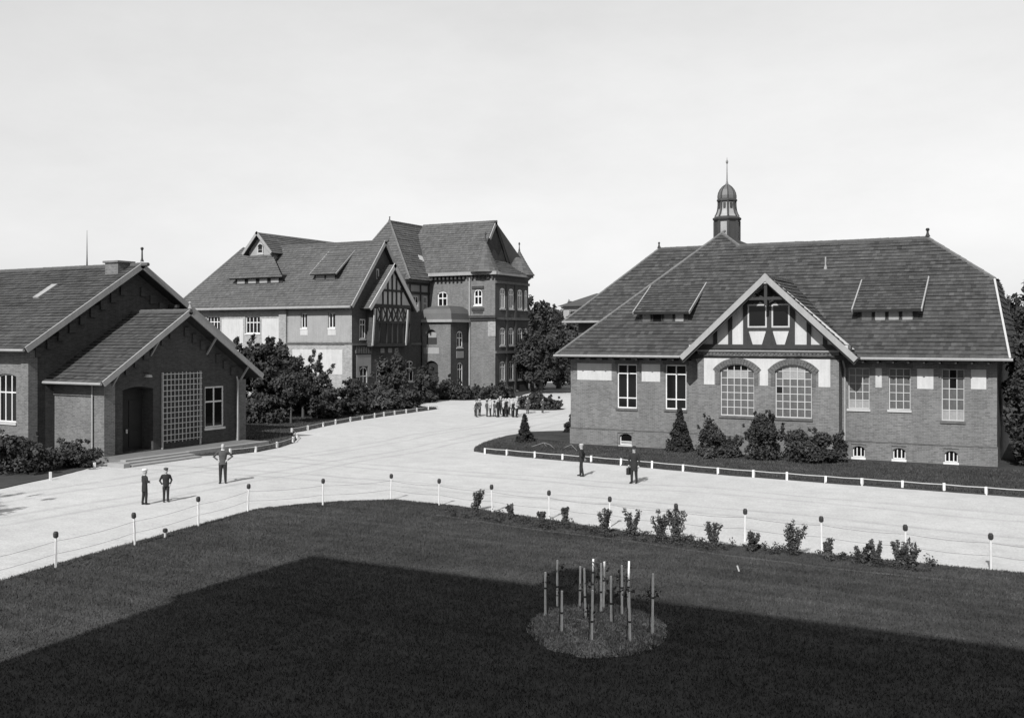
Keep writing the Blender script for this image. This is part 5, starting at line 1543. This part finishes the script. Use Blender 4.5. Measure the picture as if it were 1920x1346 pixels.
c1_, c2_ = 1.58 * q_ / 2 * np.cos(m_), 2.1 * q_ / 2 * np.sin(m_)
gb = np.column_stack([-9.25 + .905 * c1_ - .425 * c2_, 20.98 + .425 * c1_ + .905 * c2_, .12 * (1 - (q_ / 2) ** 2.2) + .01])
blades('ground_cover', 'low pale ground cover between the stakes of the round bed', 'plants', gb, .07, 'bedcover', .02)

# dry branches lying on the grass tip
for i, (pts, lab) in enumerate((([(-27.9, 53.6, .06), (-27.2, 53.9, .32), (-26.7, 53.7, .25), (-26.1, 53.2, .06)], 'pale bent branch lying on the grass near the small conifer'),
                              ([(-25.9, 53.9, .06), (-25.4, 53.9, .3), (-24.6, 53.0, .06)], 'short pale branch propped on the grass left of the brick wall'))):
    r = thing('fallen_branch', lab, 'branch', pts[0])
    one('limb', 'bark_dry', r, lambda b: b.tube(pts, [.022, .02, .018, .01][:len(pts)], 6))
    one('twig', 'bark_dry', r, lambda b: b.tube([pts[1], (pts[1][0] + .3, pts[1][1] - .2, .1)], [.018, .006], 5))
one_ = thing('grass_marker', 'thin white tag stuck in the lawn right of the round bed', 'marker', (-8.05, 28.0, .03))
one('tag', 'offwhite', one_, lambda b: b.obox((-8.05, 28.0, .2), (-8.0, 28.02, .04), (0, 1, 0), .04, .02))

# far pale house on the skyline
def far_house():
    r = thing('pale_distant_house', 'pale house seen small beyond the trees left of the long roof', 'house', (-62, 146, 0))
    wall(r, 'v', 140.0, [(-67.3, 0), (-58.0, 0), (-58.0, 11.3), (-67.3, 11.3)], [arch(-66.3, -65.5, 9.0, 10.6), arch(-64.4, -63.6, 9.0, 10.6), arch(-62.5, -61.7, 9.0, 10.6)], .2, m='plaster_grey')
    for a in (-66.3, -64.4, -62.5):
        window(r, 'v', 140.0, a, a + .8, 9.0, 10.6, cols=1, rows=(9.9,), fw=.12, bw_=.1)
    one('wall', 'plaster_grey', r, lambda b: b.quad((-58, 140, 0), (-58, 152, 0), (-58, 152, 11.3), (-58, 140, 11.3)))
    one('wall', 'plaster_grey', r, lambda b: b.quad((-67.3, 152, 0), (-67.3, 140, 0), (-67.3, 140, 11.3), (-67.3, 152, 11.3)))
    one('roof', 'tile_far', r, lambda b: b.add([(-68, 139.3, 11.3), (-57.4, 139.3, 11.3), (-57.4, 152.6, 11.3), (-68, 152.6, 11.3), (-64, 145, 13.4), (-61, 145, 13.4)], [(0, 1, 5, 4), (1, 2, 5), (2, 3, 4, 5), (3, 0, 4), (3, 2, 1, 0)]))
far_house()

# ------------------------------------------------------------------ people
def limb(b, pts, rad, n=10):
    b.tube(pts, rad, n)

def person(name, label, cat, loc, face, h, pose, top, bottom, hair, hat=None, child=False, coat=None, group=None, voxel=.017, bag=False, collar=False, link_root=True):
    """figure in local coordinates facing -y; one continuous body surface, hat or bag as parts"""
    k = h / 1.75
    hs = 1.16 if child else 1.0
    b = MB()
    S = lambda *p: (p[0] * k, p[1] * k, p[2] * k)
    sh = 1.41; neck = 1.49
    skirt = coat or .82
    b.rings([(0, 0, skirt * k, .185 * k, .135 * k), (0, 0, .95 * k, .172 * k, .128 * k), (0, -.005 * k, 1.08 * k, .158 * k, .118 * k), (0, -.01 * k, 1.26 * k, .185 * k, .128 * k), (0, 0, 1.38 * k, .19 * k, .112 * k), (0, .005 * k, 1.44 * k, .135 * k, .085 * k), (0, .005 * k, 1.49 * k, .064 * k, .064 * k), (0, -.005 * k, 1.56 * k, .056 * k, .06 * k)], 16)
    hz = 1.50 * k; q = k * hs
    b.rings([(0, -.02 * k, hz, .045 * q, .055 * q), (0, -.02 * k, hz + .035 * q, .062 * q, .08 * q), (0, -.012 * k, hz + .09 * q, .075 * q, .095 * q), (0, -.005 * k, hz + .14 * q, .079 * q, .1 * q), (0, 0, hz + .19 * q, .074 * q, .094 * q), (0, .004 * k, hz + .225 * q, .052 * q, .066 * q), (0, .004 * k, hz + .242 * q, .02 * q, .025 * q)], 14)
    b.tube([(0, -.09 * q - .01 * k, hz + .135 * q), (0, -.118 * q - .01 * k, hz + .10 * q), (0, -.1 * q, hz + .085 * q)], [.012 * q, .017 * q, .012 * q], 6)
    for s_ in (-1, 1):
        b.tube([(s_ * .074 * q, .005 * q, hz + .15 * q), (s_ * .085 * q, .01 * q, hz + .115 * q), (s_ * .074 * q, .005 * q, hz + .085 * q)], [.014 * q, .017 * q, .012 * q], 6)
    st = pose.get('stride', 0.0); ft = pose.get('feet', .10)
    for s_ in (-1, 1):
        o = s_ * st
        limb(b, [S(s_ * .088, 0, .90), S(s_ * (.09 + ft) / 2, -.015 + o * .5 - .02 * abs(st), .50), S(s_ * ft, o + .02, .09)], [.1 * k, .074 * k, .056 * k], 12)
        limb(b, [S(s_ * ft, o + .06, .05), S(s_ * ft * 1.05, o - .04, .048), S(s_ * ft * 1.25, o - .17, .036)], [.045 * k, .05 * k, .036 * k], 10)
    hands = []
    for s_, (el, wr) in zip((-1, 1), pose['arms']):
        shp = S(s_ * .185, .0, sh - .02)
        limb(b, [S(s_ * .13, 0, sh), shp, S(*el), S(*wr)], [.06 * k, .066 * k, .053 * k, .04 * k], 12)
        hands.append((Vector(S(*el)), Vector(S(*wr))))
    me = b.mesh('body', None)
    tmp = bpy.data.objects.new('tmp', me); COL.objects.link(tmp)
    md = tmp.modifiers.new('r', 'REMESH'); md.mode = 'VOXEL'; md.voxel_size = voxel * k; md.use_smooth_shade = True
    sm = tmp.modifiers.new('s', 'SMOOTH'); sm.factor = .5; sm.iterations = 3
    dg = bpy.context.evaluated_depsgraph_get()
    ev = tmp.evaluated_get(dg)
    body = bpy.data.meshes.new_from_object(ev)
    bpy.data.objects.remove(tmp); bpy.data.meshes.remove(me)
    body.name = 'body'
    # hands: palm and five unequal bent fingers
    hb = MB()
    for (el, wr) in hands:
        d_ = (wr - el).normalized(); side = d_.cross(Vector((0, 0, 1)))
        if side.length < .2: side = Vector((1, 0, 0))
        side.normalize(); dn = d_.cross(side)
        pc = wr + d_ * .05 * k
        hb.tube([wr - d_ * .02 * k, wr + d_ * .03 * k, wr + d_ * .085 * k], [.03 * k, .04 * k, .036 * k], 8)
        for i, L in enumerate((.062, .074, .07, .056)):
            o = side * ((i - 1.5) * .02 * k)
            p0 = wr + d_ * .075 * k + o; p1 = p0 + d_ * L * .5 * k + dn * .008 * k; p2 = p1 + d_ * L * .35 * k + dn * .03 * k
            hb.tube([p0, p1, p2], [.0095 * k, .009 * k, .007 * k], 5)
        t0 = wr + d_ * .02 * k - side * .032 * k
        hb.tube([t0, t0 + (d_ * .6 - side * .7) * .045 * k, t0 + (d_ * 1.0 - side * .7) * .07 * k + dn * .01 * k], [.012 * k, .011 * k, .008 * k], 5)
    nb = len(body.polygons)
    bmv = [v.co[:] for v in body.vertices]; bmf = [tuple(p.vertices) for p in body.polygons]
    off = len(bmv)
    me2 = bpy.data.meshes.new('body')
    me2.from_pydata(bmv + hb.v, [], bmf + [tuple(i + off for i in f) for f in hb.f])
    bpy.data.meshes.remove(body)
    mats = [top, bottom, 'skin', hair, 'leather', 'cloth_white']
    for x in mats: me2.materials.append(M[x])
    idx = []
    for p in me2.polygons:
        c = p.center
        z = c.z / k
        if p.index >= nb: i = 2
        elif z > 1.50:
            hh = (c.z - hz) / q
            i = 3 if (hh > .185 or (c.y > .02 * q and hh > .06)) else 2
            if i == 2 and -.1 * q - .02 * k > c.y - .0 and False: i = 2
        elif z > 1.465 and abs(c.x) < .07 * k: i = 5 if collar else 2
        elif z < .10: i = 4
        elif z < skirt and abs(c.x) < .24 * k and z < .84: i = 1
        else: i = 0
        if i == 0 and z < skirt - .005 and abs(c.x) < .17 * k: i = 1
        idx.append(i)
    me2.polygons.foreach_set('material_index', idx)
    me2.polygons.foreach_set('use_smooth', [True] * len(me2.polygons))
    me2.update()
    r = thing(name, label, cat, loc, group, face)
    link('body', me2, r, world_coords=False)
    if hat:
        kind, hm = hat
        zc = hz + .185 * q
        if kind == 'cap':
            one('cap', hm, r, lambda b_: (b_.rings([(0, 0, zc - .02 * q, .088 * q, .108 * q), (0, 0, zc + .03 * q, .108 * q, .122 * q), (0, 0, zc + .06 * q, .095 * q, .108 * q), (0, 0, zc + .078 * q, .04 * q, .05 * q)], 14),
                                          b_.rings([(0, -.1 * q, zc - .025 * q, .07 * q, .06 * q), (0, -.1 * q, zc - .012 * q, .07 * q, .06 * q)], 12)), smooth=True, world_coords=False)
        else:
            one('hat', hm, r, lambda b_: b_.rings([(0, 0, zc - .022 * q, .15 * q, .165 * q), (0, 0, zc - .012 * q, .152 * q, .167 * q), (0, 0, zc - .006 * q, .09 * q, .108 * q), (0, 0, zc + .07 * q, .083 * q, .1 * q), (0, 0, zc + .1 * q, .06 * q, .075 * q)], 16), smooth=True, world_coords=False)
    if bag:
        wr = hands[0][1]
        g = one('satchel', 'leather', r, lambda b_: (b_.box(wr.x - .05, wr.x + .09, wr.y - .17, wr.y + .17, wr.z - .42, wr.z - .12)), world_coords=False)
        one('handle', 'leather', g, lambda b_: b_.tube([(wr.x + .02, wr.y - .07, wr.z - .12), (wr.x + .02, wr.y - .06, wr.z - .06), (wr.x + .02, wr.y + .06, wr.z - .06), (wr.x + .02, wr.y + .07, wr.z - .12)], .012, 6), world_coords=False)
    return r

DOWN = [((-.26, .02, 1.12), (-.25, -.06, .86)), ((.26, .02, 1.12), (.25, -.06, .86))]
POCKET = [((-.30, .06, 1.13), (-.20, -.07, .93)), ((.30, .06, 1.13), (.20, -.07, .93))]
AKIMBO = [((-.40, .07, 1.16), (-.20, -.06, 1.03)), ((.40, .07, 1.16), (.20, -.06, 1.03))]
FOLD = [((-.27, -.02, 1.13), (-.05, -.2, 1.14)), ((.27, -.02, 1.13), (.06, -.2, 1.10))]
BACK = [((-.27, .08, 1.13), (-.06, .17, .95)), ((.27, .08, 1.13), (.06, .17, .97))]
SWING = [((-.25, .10, 1.13), (-.25, .12, .88)), ((.25, -.08, 1.13), (.24, -.2, .92))]
VIEW = CAM_YAW
person('person', 'person in dark coat and white cap standing on the drive at left', 'person', (-31.82, 28.15, 0), VIEW + 2.4, 1.38, dict(arms=FOLD, stride=.05, feet=.09), 'cloth_dark', 'cloth_dark', 'hair_fair', ('cap', 'cloth_white'), child=True, coat=.66)
person('person', 'person in dark suit and dark cap, hands in pockets, beside the white-capped one', 'person', (-31.58, 29.01, 0), VIEW + .5, 1.34, dict(arms=POCKET, feet=.10), 'cloth_dark', 'cloth_dark', 'hair_dark', ('cap', 'cloth_mid'), child=True)
person('person', 'bareheaded person with hands on hips standing before the entrance steps', 'person', (-33.36, 33.95, 0), VIEW + .2, 1.80, dict(arms=AKIMBO, feet=.11), 'cloth_mid', 'cloth_dark', 'hair_fair', None, collar=True)
person('person', 'person in dark suit and pale cap walking left of the satchel carrier', 'person', (-20.09, 43.77, 0), VIEW - 1.9, 1.54, dict(arms=BACK, stride=.10, feet=.09), 'cloth_dark', 'cloth_dark', 'hair_fair', ('cap', 'cloth_light'))
person('person', 'person in dark clothes and hat carrying a dark satchel on the drive', 'person', (-17.05, 42.83, 0), VIEW - .5, 1.66, dict(arms=DOWN, stride=.06, feet=.10), 'cloth_dark', 'cloth_dark', 'hair_dark', ('hat', 'cloth_dark'), bag=True, coat=.6)
# group of children by the island bed
protos = [dict(arms=DOWN, feet=.08), dict(arms=FOLD, feet=.09), dict(arms=SWING, stride=.08, feet=.08), dict(arms=BACK, feet=.09)]
looks = [('cloth_light', 'cloth_dark', 'hair_fair', None), ('cloth_light', 'cloth_dark', 'hair_dark', None), ('cloth_mid', 'cloth_dark', 'hair_fair', ('cap', 'cloth_light')), ('cloth_dark', 'cloth_dark', 'hair_fair', None), ('cloth_mid', 'cloth_mid', 'hair_dark', ('cap', 'cloth_dark'))]
kids = [(-43.2, 72.9), (-42.85, 73.4), (-42.6, 72.5), (-42.25, 73.2), (-42.0, 72.5), (-41.75, 73.4), (-41.5, 72.6), (-41.2, 73.3), (-40.95, 72.5), (-40.65, 73.2), (-40.4, 72.6), (-40.1, 73.3), (-39.85, 72.7), (-39.5, 73.4), (-42.3, 75.2), (-41.6, 75.9), (-40.9, 75.4), (-40.6, 77.0), (-41.3, 78.3), (-39.9, 78.9)]
kids = [(x + random.uniform(-.12, .12), y + random.uniform(-.5, .7)) for x, y in kids]
order = sorted(range(len(kids)), key=lambda i: (kids[i][0] * .8782 + kids[i][1] * .4783) / (-kids[i][0] * .4783 + kids[i][1] * .8782))
rank = {i: n for n, i in enumerate(order)}
for i, (x, y) in enumerate(kids):
    tp, bt, hr, ht = looks[(i * 2 + i // 3) % 5]
    person('child', '%s child from the left in the group standing near the island bed' % ordinal(rank[i]), 'child', (x, y, 0), VIEW + random.uniform(-2.6, 2.6), random.uniform(1.26, 1.55), protos[i % 4], tp, bt, hr, ht, child=True, coat=.86, group='children gathered by the island bed', voxel=.03)
